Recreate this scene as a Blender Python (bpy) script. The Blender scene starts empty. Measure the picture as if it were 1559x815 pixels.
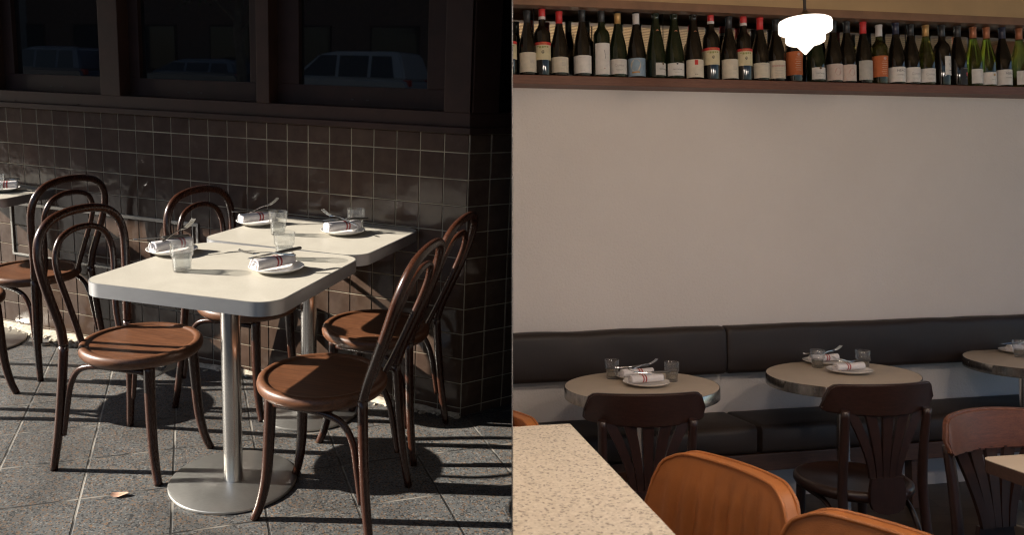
import bpy, bmesh, math, random
import numpy as np
from mathutils import Matrix, Vector, noise

random.seed(7)
sc = bpy.context.scene
COL = sc.collection
PI = math.pi
R_ = math.radians

# ------------------------------------------------------------------ camera and the two places
# terrace frame = world; dining room frame is a rigid placement beside it
RL = np.array([[0.927540838130714, 0.37239517848078707, 0.0314614787324981],
               [0.0936553441986373, -0.15012031900440517, -0.984221807482973],
               [-0.3617964484386317, 0.9158524558389732, -0.1741195251283272]])   # rows: right, down, forward
CL = np.array([1.0702705296136499, -2.7847008076262565, 1.3466164658341542])
RRm = np.array([[0.9833115789280549, -0.18150922633884403, -0.012358782298020083],
                [-0.00908828409366708, 0.01883906158122153, -0.9997812224936871],
                [0.18170234406371416, 0.9832087725974648, 0.016875059974364667]])
CR = np.array([0.0, 0.0, 1.38])
FPX, PX, PY = 1196.0, 700.0, 330.0

def rigid(Rm, t):
    M = Matrix.Identity(4)
    for i in range(3):
        for j in range(3):
            M[i][j] = Rm[i][j]
        M[i][3] = t[i]
    return M

Rrel = RL.T @ RRm
ROOM = rigid(Rrel, CL - Rrel @ CR)      # dining room -> world
TERR = Matrix.Identity(4)

def zL(px, z):                           # point of the terrace seen at px on height z
    d = np.array([(px[0] - PX) / FPX, (px[1] - PY) / FPX, 1.0]) @ RL
    return CL + (z - CL[2]) / d[2] * d

def zR(px, z):
    d = np.array([(px[0] - PX) / FPX, (px[1] - PY) / FPX, 1.0]) @ RRm
    return CR + (z - CR[2]) / d[2] * d

def yR(px, y):
    d = np.array([(px[0] - PX) / FPX, (px[1] - PY) / FPX, 1.0]) @ RRm
    return CR + y / d[1] * d

cam_d = bpy.data.cameras.new('Camera')
cam = bpy.data.objects.new('Camera', cam_d)
COL.objects.link(cam)
cam.matrix_world = rigid(np.stack([RL[0], -RL[1], -RL[2]], 1), CL)
cam_d.sensor_width = 36
cam_d.lens = FPX / 1559 * 36
cam_d.shift_x = (779.5 - PX) / 1559
cam_d.shift_y = -(407.5 - PY) / 1559
cam_d.clip_start = 0.02
cam_d.clip_end = 2000
cam_d.dof.use_dof = True
cam_d.dof.focus_distance = 2.9
cam_d.dof.aperture_fstop = 6.3
sc.camera = cam

# ------------------------------------------------------------------ materials
def new_mat(name):
    m = bpy.data.materials.new(name)
    m.use_nodes = True
    nt = m.node_tree
    return m, nt, nt.nodes['Principled BSDF']

def setp(b, base=None, rough=None, metal=None, coat=None, trans=None, ior=None, spec=None, aniso=None):
    if base is not None: b.inputs['Base Color'].default_value = (*base, 1)
    if rough is not None: b.inputs['Roughness'].default_value = rough
    if metal is not None: b.inputs['Metallic'].default_value = metal
    if coat is not None: b.inputs['Coat Weight'].default_value = coat; b.inputs['Coat Roughness'].default_value = 0.12
    if trans is not None: b.inputs['Transmission Weight'].default_value = trans
    if ior is not None: b.inputs['IOR'].default_value = ior
    if spec is not None: b.inputs['Specular IOR Level'].default_value = spec
    if aniso is not None: b.inputs['Anisotropic'].default_value = aniso

def coords(nt, scale=(1, 1, 1), rot=(0, 0, 0), kind='Object', loc=(0, 0, 0)):
    tc = nt.nodes.new('ShaderNodeTexCoord')
    mp = nt.nodes.new('ShaderNodeMapping')
    mp.inputs['Scale'].default_value = scale
    mp.inputs['Rotation'].default_value = rot
    mp.inputs['Location'].default_value = loc
    nt.links.new(tc.outputs[kind], mp.inputs['Vector'])
    return mp.outputs['Vector']

def tnoise(nt, vec, scale, detail=4, rough=0.55, dist=0.0):
    n = nt.nodes.new('ShaderNodeTexNoise')
    n.inputs['Scale'].default_value = scale
    n.inputs['Detail'].default_value = detail
    n.inputs['Roughness'].default_value = rough
    n.inputs['Distortion'].default_value = dist
    nt.links.new(vec, n.inputs['Vector'])
    return n.outputs['Fac']

def ramp(nt, fac, stops):
    r = nt.nodes.new('ShaderNodeValToRGB')
    cr = r.color_ramp
    while len(cr.elements) < len(stops):
        cr.elements.new(0.5)
    for e, (p, c) in zip(cr.elements, stops):
        e.position = p
        e.color = (*c, 1) if len(c) == 3 else c
    nt.links.new(fac, r.inputs['Fac'])
    return r.outputs['Color']

def mixc(nt, fac, a, b, mode='MIX'):
    m = nt.nodes.new('ShaderNodeMix')
    m.data_type = 'RGBA'
    m.blend_type = mode
    for s, v in ((0, fac), (6, a), (7, b)):
        if hasattr(v, 'is_output') or isinstance(v, bpy.types.NodeSocket):
            nt.links.new(v, m.inputs[s])
        else:
            m.inputs[s].default_value = v if s == 0 else (*v, 1)
    return m.outputs[2]

def math_(nt, op, a, b=None):
    m = nt.nodes.new('ShaderNodeMath')
    m.operation = op
    for i, v in ((0, a), (1, b)):
        if v is None: continue
        if isinstance(v, bpy.types.NodeSocket): nt.links.new(v, m.inputs[i])
        else: m.inputs[i].default_value = v
    return m.outputs[0]

def bump(nt, b, h, strength=0.3, dist=0.002):
    n = nt.nodes.new('ShaderNodeBump')
    n.inputs['Strength'].default_value = strength
    n.inputs['Distance'].default_value = dist
    nt.links.new(h, n.inputs['Height'])
    nt.links.new(n.outputs['Normal'], b.inputs['Normal'])

def rough_from(nt, b, fac, lo, hi):
    mr = nt.nodes.new('ShaderNodeMapRange')
    mr.inputs['To Min'].default_value = lo
    mr.inputs['To Max'].default_value = hi
    nt.links.new(fac, mr.inputs['Value'])
    nt.links.new(mr.outputs['Result'], b.inputs['Roughness'])

def simple(name, base, rough=0.5, metal=0.0, var=0.12, vscale=30, coat=None, bumps=0.0, bscale=200, **k):
    m, nt, b = new_mat(name)
    setp(b, base, rough, metal, coat=coat, **k)
    v = coords(nt)
    f = tnoise(nt, v, vscale)
    lo = tuple(c * (1 - var) for c in base); hi = tuple(min(1, c * (1 + var)) for c in base)
    c = ramp(nt, f, [(0.3, lo), (0.7, hi)])
    nt.links.new(c, b.inputs['Base Color'])
    rough_from(nt, b, f, max(0, rough - 0.06), min(1, rough + 0.06))
    if bumps:
        bump(nt, b, tnoise(nt, v, bscale, 3), bumps, 0.001)
    return m

def wood(name, dark, light, rough=0.35, scale=(3, 40, 40), coat=0.3, rot=(0, 0, 0), gs=1.0):
    m, nt, b = new_mat(name)
    v = coords(nt, scale, rot)
    f = tnoise(nt, v, 3.0 * gs, 6, 0.6, 0.4)
    g = tnoise(nt, v, 14.0 * gs, 3, 0.6)
    c = ramp(nt, f, [(0.3, dark), (0.72, light)])
    c2 = mixc(nt, 0.35, c, ramp(nt, g, [(0.35, tuple(x * 0.55 for x in dark)), (0.65, light)]))
    nt.links.new(c2, b.inputs['Base Color'])
    setp(b, rough=rough, coat=coat)
    rough_from(nt, b, g, rough - 0.08, rough + 0.1)
    bump(nt, b, g, 0.08, 0.001)
    return m

def brushed(name, base, rough=0.3, scale=(1, 1, 60), aniso=0.5, streak=0.25, metal=1.0):
    m, nt, b = new_mat(name)
    v = coords(nt, scale)
    f = tnoise(nt, v, 12, 5, 0.65)
    nt.links.new(ramp(nt, f, [(0.3, tuple(c * (1 - streak) for c in base)), (0.7, base)]), b.inputs['Base Color'])
    setp(b, rough=rough, metal=metal)
    rough_from(nt, b, f, rough - 0.08, rough + 0.12)
    bump(nt, b, f, 0.05, 0.0005)
    return m

M = {}
M['bent'] = wood('bentwood', (0.022, 0.0066, 0.0036), (0.058, 0.019, 0.009), 0.26, (30, 30, 3), 0.0)
M['seatwood'] = wood('seat_wood', (0.038, 0.0125, 0.005), (0.19, 0.074, 0.031), 0.42, (2.2, 44, 44), 0.0)
M['darkbent'] = wood('dark_bentwood', (0.014, 0.0055, 0.004), (0.034, 0.013, 0.009), 0.34, (30, 30, 4), 0.0)
M['darkrail'] = wood('dark_rail_wood', (0.015, 0.006, 0.0045), (0.042, 0.016, 0.011), 0.38, (40, 4, 40), 0.0)
M['redrail'] = wood('red_brown_rail_wood', (0.06, 0.018, 0.009), (0.14, 0.046, 0.022), 0.42, (40, 4, 40), 0.0)
M['walnut'] = wood('walnut', (0.035, 0.017, 0.012), (0.085, 0.042, 0.028), 0.45, (3, 40, 40), 0.1)
M['shelfwood'] = wood('shelf_wood', (0.11, 0.038, 0.02), (0.21, 0.082, 0.042), 0.55, (2, 40, 40), 0.1)
M['frame'] = simple('brown_frame_paint', (0.034, 0.016, 0.012), 0.6, var=0.25, vscale=9, spec=0.25)
M['framedark'] = simple('dark_sash_paint', (0.022, 0.010, 0.0085), 0.6, var=0.25, vscale=9, spec=0.2)
M['alu'] = brushed('aluminium_edge', (0.56, 0.56, 0.57), 0.40, (4, 4, 160), streak=0.12)
M['steel'] = brushed('brushed_steel', (0.68, 0.66, 0.63), 0.20, (50, 50, 0.05), streak=0.10)
M['steelbase'] = brushed('steel_base', (0.60, 0.585, 0.55), 0.31, (6, 40, 40), streak=0.14, metal=0.93)
M['panelsteel'] = brushed('dull_panel_steel', (0.38, 0.37, 0.35), 0.45, (4, 4, 60))
M['cutlery'] = simple('cutlery_steel', (0.74, 0.73, 0.71), 0.2, 1.0, var=0.08)
M['knifehandle'] = simple('knife_handle', (0.10, 0.095, 0.09), 0.3, 0.6, var=0.2)
M['ceramic'] = simple('white_ceramic', (0.74, 0.72, 0.69), 0.22, var=0.03, coat=0.3)
M['napkin'] = simple('napkin_linen', (0.74, 0.70, 0.70), 0.85, var=0.05, vscale=120, bumps=0.5, bscale=900)
M['stripe'] = simple('napkin_red_stripe', (0.40, 0.075, 0.075), 0.85, var=0.15, vscale=300, bumps=0.4, bscale=900)
M['grout'] = simple('grout', (0.40, 0.35, 0.26), 0.85, var=0.5, vscale=7)
M['rubber'] = simple('black_rubber', (0.02, 0.02, 0.02), 0.7)
M['blackmetal'] = simple('black_metal', (0.025, 0.022, 0.02), 0.4, 0.6)
M['cement'] = simple('crumbled_cement', (0.46, 0.41, 0.33), 0.95, var=0.35, vscale=60, bumps=0.8, bscale=120)
M['white'] = simple('white_paint', (0.72, 0.70, 0.66), 0.5)

# tabletop laminate
m, nt, b = new_mat('beige_laminate')
v = coords(nt)
f1 = tnoise(nt, v, 9, 5, 0.6, 0.8); f2 = tnoise(nt, v, 260, 2)
c = mixc(nt, 0.3, ramp(nt, f1, [(0.3, (0.41, 0.378, 0.320)), (0.7, (0.475, 0.442, 0.377))]), ramp(nt, f2, [(0.35, (0.36, 0.335, 0.285)), (0.65, (0.47, 0.44, 0.375))]))
nt.links.new(c, b.inputs['Base Color'])
rough_from(nt, b, f1, 0.36, 0.5)
M['laminate'] = m
m, nt, b = new_mat('brown_beige_laminate')
v = coords(nt)
f1 = tnoise(nt, v, 9, 5, 0.6, 0.8)
nt.links.new(ramp(nt, f1, [(0.3, (0.45, 0.375, 0.295)), (0.7, (0.52, 0.44, 0.35))]), b.inputs['Base Color'])
rough_from(nt, b, f1, 0.34, 0.46)
M['laminate_in'] = m

# glazed tile
m, nt, b = new_mat('brown_glazed_tile')
v = coords(nt)
info = nt.nodes.new('ShaderNodeVertexColor'); info.layer_name = 'tile'
f = tnoise(nt, v, 16, 5, 0.6)
f2 = tnoise(nt, v, 140, 3)
c = ramp(nt, f, [(0.3, (0.070, 0.045, 0.032)), (0.7, (0.108, 0.072, 0.052))])
c = mixc(nt, 0.7, c, info.outputs['Color'], 'MULTIPLY')
c = mixc(nt, math_(nt, 'MULTIPLY', ramp(nt, tnoise(nt, v, 5, 6, 0.7), [(0.55, (0, 0, 0)), (0.8, (1, 1, 1))]), 0.25), c, (0.28, 0.22, 0.17))
nt.links.new(c, b.inputs['Base Color'])
setp(b, rough=0.12, spec=0.5)
rough_from(nt, b, f2, 0.06, 0.17)
bump(nt, b, tnoise(nt, v, 11, 2, 0.5), 0.35, 0.006)
M['tile'] = m

# granite pavers, laid diagonally
m, nt, b = new_mat('granite_pavers')
tc = nt.nodes.new('ShaderNodeTexCoord')
mp = nt.nodes.new('ShaderNodeMapping'); mp.vector_type = 'POINT'
mp.inputs['Rotation'].default_value = (0, 0, R_(-40.6))
nt.links.new(tc.outputs['Object'], mp.inputs['Vector'])
sep = nt.nodes.new('ShaderNodeSeparateXYZ'); nt.links.new(mp.outputs['Vector'], sep.inputs[0])
P = 0.2765
def saw(sock, off):
    a = math_(nt, 'ADD', sock, off)
    a = math_(nt, 'DIVIDE', a, P)
    fl = math_(nt, 'FLOOR', a)
    fr = math_(nt, 'SUBTRACT', a, fl)
    e = math_(nt, 'ABSOLUTE', math_(nt, 'SUBTRACT', fr, 0.5))   # 0.5 at a joint
    return fl, e
PAV_OX, PAV_OY = 0.533, 0.277
flx, ex = saw(sep.outputs['X'], PAV_OX)
fly, ey = saw(sep.outputs['Y'], PAV_OY)
jn = math_(nt, 'MAXIMUM', ex, ey)
wob = tnoise(nt, tc.outputs['Object'], 40, 3)
jn = math_(nt, 'ADD', jn, math_(nt, 'MULTIPLY', math_(nt, 'SUBTRACT', wob, 0.5), 0.008))
joint = ramp(nt, jn, [(0.484, (0, 0, 0)), (0.4915, (1, 1, 1))])
wn = nt.nodes.new('ShaderNodeTexWhiteNoise'); wn.noise_dimensions = '2D'
cmb = nt.nodes.new('ShaderNodeCombineXYZ'); nt.links.new(flx, cmb.inputs[0]); nt.links.new(fly, cmb.inputs[1]); nt.links.new(cmb.outputs[0], wn.inputs['Vector'])
v = tc.outputs['Object']
vor = nt.nodes.new('ShaderNodeTexVoronoi'); vor.inputs['Scale'].default_value = 215; nt.links.new(v, vor.inputs['Vector'])
sepc = nt.nodes.new('ShaderNodeSeparateColor'); nt.links.new(vor.outputs['Color'], sepc.inputs[0])
speck = ramp(nt, sepc.outputs[0], [(0.0, (0.006, 0.006, 0.008)), (0.21, (0.012, 0.012, 0.014)), (0.24, (0.098, 0.104, 0.107)), (0.80, (0.135, 0.138, 0.137)), (0.83, (0.215, 0.118, 0.058)), (0.93, (0.21, 0.128, 0.072)), (0.96, (0.26, 0.255, 0.245))])
big = tnoise(nt, v, 3.5, 6, 0.65)
c = mixc(nt, 0.15, speck, ramp(nt, tnoise(nt, v, 500, 2), [(0.3, (0.06, 0.06, 0.06)), (0.7, (0.17, 0.165, 0.16))]))
c = mixc(nt, 0.45, c, ramp(nt, big, [(0.3, (0.5, 0.5, 0.52)), (0.7, (1.0, 0.98, 0.95))]), 'MULTIPLY')
c = mixc(nt, 0.30, c, ramp(nt, wn.outputs['Value'], [(0, (0.6, 0.61, 0.64)), (1, (1.0, 0.98, 0.94))]), 'MULTIPLY')
gv = nt.nodes.new('ShaderNodeTexVoronoi'); gv.inputs['Scale'].default_value = 3.1; nt.links.new(v, gv.inputs['Vector'])
gum = ramp(nt, math_(nt, 'ADD', gv.outputs['Distance'], math_(nt, 'MULTIPLY', wob, 0.03)), [(0.052, (0.35, 0.34, 0.33)), (0.066, (1, 1, 1))])
c = mixc(nt, 0.8, c, gum, 'MULTIPLY')
jc = ramp(nt, tnoise(nt, v, 6, 3), [(0.46, (0.014, 0.013, 0.012)), (0.60, (0.26, 0.24, 0.21))])
c = mixc(nt, joint, c, jc)
stain = ramp(nt, tnoise(nt, v, 1.7, 7, 0.72, 0.6), [(0.40, (0.62, 0.60, 0.58)), (0.56, (0.86, 0.86, 0.86))])
c = mixc(nt, 1.0, c, stain, 'MULTIPLY')
nt.links.new(c, b.inputs['Base Color'])
setp(b, rough=0.62)
rough_from(nt, b, big, 0.5, 0.72)
hgt = math_(nt, 'SUBTRACT', math_(nt, 'MULTIPLY', tnoise(nt, v, 420, 3), 0.25), joint)
bump(nt, b, hgt, 0.6, 0.003)
M['paver'] = m

# plaster
m, nt, b = new_mat('rough_white_plaster')
v = coords(nt)
f = tnoise(nt, v, 1.6, 7, 0.68)
nt.links.new(ramp(nt, f, [(0.32, (0.695, 0.625, 0.575)), (0.5, (0.715, 0.645, 0.595)), (0.68, (0.735, 0.665, 0.615))]), b.inputs['Base Color'])
setp(b, rough=0.9)
bump(nt, b, math_(nt, 'ADD', tnoise(nt, v, 95, 4, 0.6), math_(nt, 'MULTIPLY', tnoise(nt, v, 320, 2), 0.4)), 0.75, 0.004)
M['plaster'] = m
M['bulkhead'] = simple('tan_bulkhead_paint', (0.44, 0.29, 0.145), 0.7, var=0.08, vscale=4, bumps=0.3, bscale=150)
M['trim'] = simple('brown_trim', (0.21, 0.105, 0.055), 0.55, var=0.15, vscale=10)

# leathers
def leather(name, base, rough):
    m, nt, b = new_mat(name)
    v = coords(nt)
    f = tnoise(nt, v, 7, 5, 0.6)
    nt.links.new(ramp(nt, f, [(0.3, tuple(c * 0.75 for c in base)), (0.7, tuple(c * 1.2 for c in base))]), b.inputs['Base Color'])
    rough_from(nt, b, f, rough - 0.06, rough + 0.08)
    vo = nt.nodes.new('ShaderNodeTexVoronoi'); vo.inputs['Scale'].default_value = 380; nt.links.new(v, vo.inputs['Vector'])
    bump(nt, b, math_(nt, 'ADD', vo.outputs['Distance'], math_(nt, 'MULTIPLY', tnoise(nt, v, 14, 3), 2.0)), 0.25, 0.001)
    return m
M['blackleather'] = leather('dark_banquette_leather', (0.021, 0.0125, 0.0095), 0.55)
M['tanleather'] = leather('orange_tan_leather', (0.315, 0.104, 0.022), 0.46)

# counter stone
m, nt, b = new_mat('speckled_cream_stone')
v = coords(nt)
vo = nt.nodes.new('ShaderNodeTexVoronoi'); vo.inputs['Scale'].default_value = 230
vd = nt.nodes.new('ShaderNodeVectorMath'); vd.operation = 'ADD'
nz = nt.nodes.new('ShaderNodeTexNoise'); nz.inputs['Scale'].default_value = 40; nt.links.new(v, nz.inputs['Vector'])
sc_ = nt.nodes.new('ShaderNodeVectorMath'); sc_.operation = 'SCALE'; sc_.inputs['Scale'].default_value = 0.006; nt.links.new(nz.outputs['Color'], sc_.inputs[0])
nt.links.new(v, vd.inputs[0]); nt.links.new(sc_.outputs[0], vd.inputs[1]); nt.links.new(vd.outputs[0], vo.inputs['Vector'])
sp = nt.nodes.new('ShaderNodeSeparateColor'); nt.links.new(vo.outputs['Color'], sp.inputs[0])
c = ramp(nt, sp.outputs[0], [(0, (0.10, 0.08, 0.06)), (0.10, (0.19, 0.145, 0.10)), (0.16, (0.58, 0.515, 0.41)), (0.6, (0.69, 0.62, 0.505)), (1, (0.77, 0.71, 0.60))])
c = mixc(nt, 0.3, c, ramp(nt, tnoise(nt, v, 60, 5, 0.7), [(0.35, (0.47, 0.405, 0.31)), (0.62, (0.73, 0.66, 0.55))]))
nt.links.new(c, b.inputs['Base Color'])
setp(b, rough=0.35)
M['stone'] = m

# timber floor
m, nt, b = new_mat('dark_timber_floor')
v = coords(nt, (1, 1, 1), (0, 0, R_(20)))
br = nt.nodes.new('ShaderNodeTexBrick')
br.inputs['Scale'].default_value = 1.0; br.inputs['Brick Width'].default_value = 1.1; br.inputs['Row Height'].default_value = 0.11
br.inputs['Mortar Size'].default_value = 0.0022
br.inputs['Color1'].default_value = (0.050, 0.034, 0.024, 1); br.inputs['Color2'].default_value = (0.082, 0.058, 0.041, 1); br.inputs['Mortar'].default_value = (0.012, 0.009, 0.008, 1)
nt.links.new(v, br.inputs['Vector'])
g = tnoise(nt, coords(nt, (4, 60, 4), (0, 0, R_(20))), 3, 5)
nt.links.new(mixc(nt, 0.5, br.outputs['Color'], ramp(nt, g, [(0.3, (0.4, 0.4, 0.4)), (0.7, (1, 1, 1))]), 'MULTIPLY'), b.inputs['Base Color'])
setp(b, rough=0.38); rough_from(nt, b, g, 0.28, 0.5)
M['timber'] = m

# cane ceiling (diagonal ribs)
m, nt, b = new_mat('cane_ceiling')
v = coords(nt, (1, 1, 1), (0, 0, R_(45)))
w = nt.nodes.new('ShaderNodeTexWave'); w.inputs['Scale'].default_value = 3.6; w.inputs['Distortion'].default_value = 0.2; nt.links.new(v, w.inputs['Vector'])
nt.links.new(ramp(nt, w.outputs['Fac'], [(0.25, (0.12, 0.075, 0.035)), (0.6, (0.55, 0.40, 0.22))]), b.inputs['Base Color'])
setp(b, rough=0.7); bump(nt, b, w.outputs['Fac'], 0.6, 0.004)
M['cane'] = m

# thin clear glass (transparent body, fresnel gloss)
def thin_glass(name, tint, edge, gloss=0.95, refr=0.10, haze=0.018):
    m = bpy.data.materials.new(name); m.use_nodes = True; nt = m.node_tree
    for n in list(nt.nodes): nt.nodes.remove(n)
    out = nt.nodes.new('ShaderNodeOutputMaterial')
    tr = nt.nodes.new('ShaderNodeBsdfTransparent')
    lw = nt.nodes.new('ShaderNodeLayerWeight'); lw.inputs['Blend'].default_value = 0.25
    nt.links.new(ramp(nt, lw.outputs['Facing'], [(0.0, tint), (0.75, tint), (1.0, edge)]), tr.inputs['Color'])
    gl = nt.nodes.new('ShaderNodeBsdfGlossy'); gl.inputs['Roughness'].default_value = 0.02
    lw2 = nt.nodes.new('ShaderNodeLayerWeight'); lw2.inputs['Blend'].default_value = 0.5
    fr = math_(nt, 'ADD', math_(nt, 'MULTIPLY', math_(nt, 'POWER', lw2.outputs['Facing'], 4.0), gloss), 0.035)
    mx = nt.nodes.new('ShaderNodeMixShader')
    nt.links.new(fr, mx.inputs[0]); nt.links.new(tr.outputs[0], mx.inputs[1]); nt.links.new(gl.outputs[0], mx.inputs[2])
    rf = nt.nodes.new('ShaderNodeBsdfGlass'); rf.inputs['IOR'].default_value = 1.45; rf.inputs['Roughness'].default_value = 0.0
    m2 = nt.nodes.new('ShaderNodeMixShader'); m2.inputs[0].default_value = refr
    nt.links.new(mx.outputs[0], m2.inputs[1]); nt.links.new(rf.outputs[0], m2.inputs[2])
    df = nt.nodes.new('ShaderNodeBsdfTranslucent'); df.inputs['Color'].default_value = (0.9, 0.92, 0.92, 1)
    dd = nt.nodes.new('ShaderNodeBsdfDiffuse'); dd.inputs['Color'].default_value = (0.85, 0.87, 0.87, 1)
    m3 = nt.nodes.new('ShaderNodeMixShader'); m3.inputs[0].default_value = 0.5
    nt.links.new(df.outputs[0], m3.inputs[1]); nt.links.new(dd.outputs[0], m3.inputs[2])
    m4 = nt.nodes.new('ShaderNodeMixShader'); m4.inputs[0].default_value = haze
    nt.links.new(m2.outputs[0], m4.inputs[1]); nt.links.new(m3.outputs[0], m4.inputs[2])
    nt.links.new(m4.outputs[0], out.inputs['Surface'])
    return m
M['glass'] = thin_glass('clear_tumbler_glass', (0.972, 0.976, 0.974), (0.91, 0.92, 0.92))
M['water'] = thin_glass('still_water', (0.96, 0.975, 0.98), (0.85, 0.88, 0.89))
M['wrap'] = thin_glass('clear_plastic_wrap', (0.62, 0.62, 0.62), (0.3, 0.3, 0.3), 0.9, 0.0, 0.25)
nt = M['wrap'].node_tree
for n in nt.nodes:
    if n.type == 'BSDF_GLOSSY': n.inputs['Roughness'].default_value = 0.25
M['pane'] = simple('dark_room_pane', (0.006, 0.006, 0.007), 0.02, var=0.0, spec=0.5)  # opaque near-black, standing in for the unlit room behind the glass
nt = M['pane'].node_tree
for l in list(nt.links):
    if l.to_socket.name == 'Roughness': nt.links.remove(l)
nt.nodes['Principled BSDF'].inputs['Roughness'].default_value = 0.015
nt.nodes['Principled BSDF'].inputs['IOR'].default_value = 1.75
m, nt, b = new_mat('old_mirror'); setp(b, (0.80, 0.77, 0.70), 0.03, 1.0); M['mirror'] = m
m, nt, b = new_mat('opal_lamp_glass')
setp(b, (0.9, 0.88, 0.82), 0.25)
b.inputs['Emission Color'].default_value = (1.0, 0.84, 0.71, 1); b.inputs['Emission Strength'].default_value = 33.0
M['opal'] = m
M['opal_dim'] = m.copy(); M['opal_dim'].node_tree.nodes['Principled BSDF'].inputs['Emission Strength'].default_value = 0.85

def bottle_glass(name, base, trans, rough=0.05):
    m, nt, b = new_mat(name)
    setp(b, base, rough, 0.0, trans=trans, ior=1.5)
    return m
M['bt_dark'] = bottle_glass('dark_bottle_glass', (0.008, 0.006, 0.004), 0.0)
M['bt_green'] = bottle_glass('dark_green_bottle_glass', (0.010, 0.016, 0.006), 0.0)
M['bt_light'] = bottle_glass('yellow_green_bottle_glass', (0.15, 0.165, 0.02), 0.9)
M['bt_olive'] = bottle_glass('olive_bottle_glass', (0.10, 0.09, 0.018), 0.85)
def paper(name, base): return simple(name, base, 0.75, var=0.06, vscale=60)
M['pap_white'] = paper('white_label_paper', (0.68, 0.64, 0.60))
M['pap_cream'] = paper('cream_label_paper', (0.62, 0.55, 0.44))
M['pap_pink'] = paper('pale_pink_label_paper', (0.60, 0.48, 0.42))
M['pap_yellow'] = paper('yellowed_label_paper', (0.60, 0.52, 0.33))
M['pap_grey'] = paper('grey_label_paper', (0.42, 0.39, 0.35))
M['pap_orange'] = paper('orange_label_paper', (0.46, 0.12, 0.035))
M['pap_blue'] = paper('pale_blue_label_paper', (0.30, 0.40, 0.50))
M['pap_black'] = paper('black_label_paper', (0.022, 0.022, 0.025))
M['pap_red'] = paper('red_label_paper', (0.55, 0.035, 0.03))
M['pap_green'] = paper('leaf_green_label_paint', (0.28, 0.30, 0.10))
M['ink'] = paper('dark_print', (0.06, 0.05, 0.05))
M['inkred'] = paper('red_print', (0.42, 0.06, 0.06))
M['inkpink'] = paper('faded_rose_print', (0.50, 0.32, 0.28))
M['inkgrey'] = paper('pale_grey_print', (0.38, 0.35, 0.33))
M['cap_black'] = simple('black_capsule', (0.016, 0.016, 0.018), 0.35)
M['cap_red'] = simple('red_capsule', (0.56, 0.025, 0.025), 0.35)
M['cap_white'] = simple('white_capsule', (0.62, 0.58, 0.56), 0.4)
M['cap_gold'] = simple('gold_capsule', (0.46, 0.27, 0.10), 0.35, 0.5)
M['cap_copper'] = simple('copper_capsule', (0.36, 0.125, 0.055), 0.35, 0.3)
M['cap_navy'] = simple('navy_capsule', (0.02, 0.022, 0.05), 0.35)
M['asphalt'] = simple('asphalt', (0.05, 0.05, 0.052), 0.85, var=0.3, vscale=40, bumps=0.5, bscale=300)
M['kerb'] = simple('kerb_stone', (0.22, 0.21, 0.20), 0.8, var=0.2)
M['roadpaint'] = simple('road_paint', (0.65, 0.64, 0.6), 0.7)
M['earth'] = simple('bare_ground', (0.30, 0.28, 0.25), 0.95, var=0.3, vscale=2)
M['brick'] = simple('dark_brick_wall', (0.11, 0.065, 0.05), 0.85, var=0.3, vscale=6, bumps=0.4, bscale=40)
M['render_'] = simple('grey_rendered_wall', (0.20, 0.19, 0.19), 0.85, var=0.15, vscale=2)
M['silver'] = simple('silver_car_paint', (0.36, 0.37, 0.39), 0.3, 0.1, var=0.03, coat=0.6)
M['navycar'] = simple('dark_blue_car_paint', (0.045, 0.055, 0.085), 0.25, 0.3, var=0.03, coat=0.8)
M['greycar'] = simple('grey_car_paint', (0.08, 0.10, 0.13), 0.25, 0.3, var=0.03, coat=0.8)
M['carglass'] = simple('car_window_glass', (0.012, 0.014, 0.018), 0.05, var=0.0)
M['tail'] = simple('red_tail_light', (0.45, 0.02, 0.015), 0.2)
M['bark'] = simple('tree_bark', (0.16, 0.12, 0.085), 0.9, var=0.35, vscale=10, bumps=0.8, bscale=30)
M['leaf'] = simple('tree_leaves', (0.07, 0.11, 0.03), 0.6, var=0.4, vscale=2)
M['canvas'] = simple('dark_awning_canvas', (0.05, 0.04, 0.036), 0.85, bumps=0.3, bscale=400)
M['screen'] = simple('brown_partition_face', (0.05, 0.042, 0.036), 0.8, var=0.3, vscale=3)
M['inner'] = simple('dim_interior_wall', (0.05, 0.04, 0.035), 0.9)

# ------------------------------------------------------------------ mesh helpers
def bm_new(): return bmesh.new()

def add_box(bm, lo, hi, bevel=0.0, mi=0):
    x0, y0, z0 = lo; x1, y1, z1 = hi
    vs = [bm.verts.new(p) for p in ((x0, y0, z0), (x1, y0, z0), (x1, y1, z0), (x0, y1, z0), (x0, y0, z1), (x1, y0, z1), (x1, y1, z1), (x0, y1, z1))]
    fs = [bm.faces.new([vs[i] for i in q]) for q in ((3, 2, 1, 0), (4, 5, 6, 7), (0, 1, 5, 4), (1, 2, 6, 5), (2, 3, 7, 6), (3, 0, 4, 7))]
    for f in fs: f.material_index = mi
    if bevel:
        es = list({e for f in fs for e in f.edges})
        bmesh.ops.bevel(bm, geom=es, offset=bevel, segments=2, affect='EDGES', profile=0.6)
    return vs

def catmull(pts, n):
    P_ = [np.array(p, float) for p in pts]
    P_ = [2 * P_[0] - P_[1]] + P_ + [2 * P_[-1] - P_[-2]]
    out = []
    for i in range(1, len(P_) - 2):
        a, b_, c_, d = P_[i - 1:i + 3]
        for k in range(n):
            t = k / n
            out.append(0.5 * (2 * b_ + (c_ - a) * t + (2 * a - 5 * b_ + 4 * c_ - d) * t * t + (3 * b_ - a - 3 * c_ + d) * t ** 3))
    out.append(P_[-2])
    return out

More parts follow.
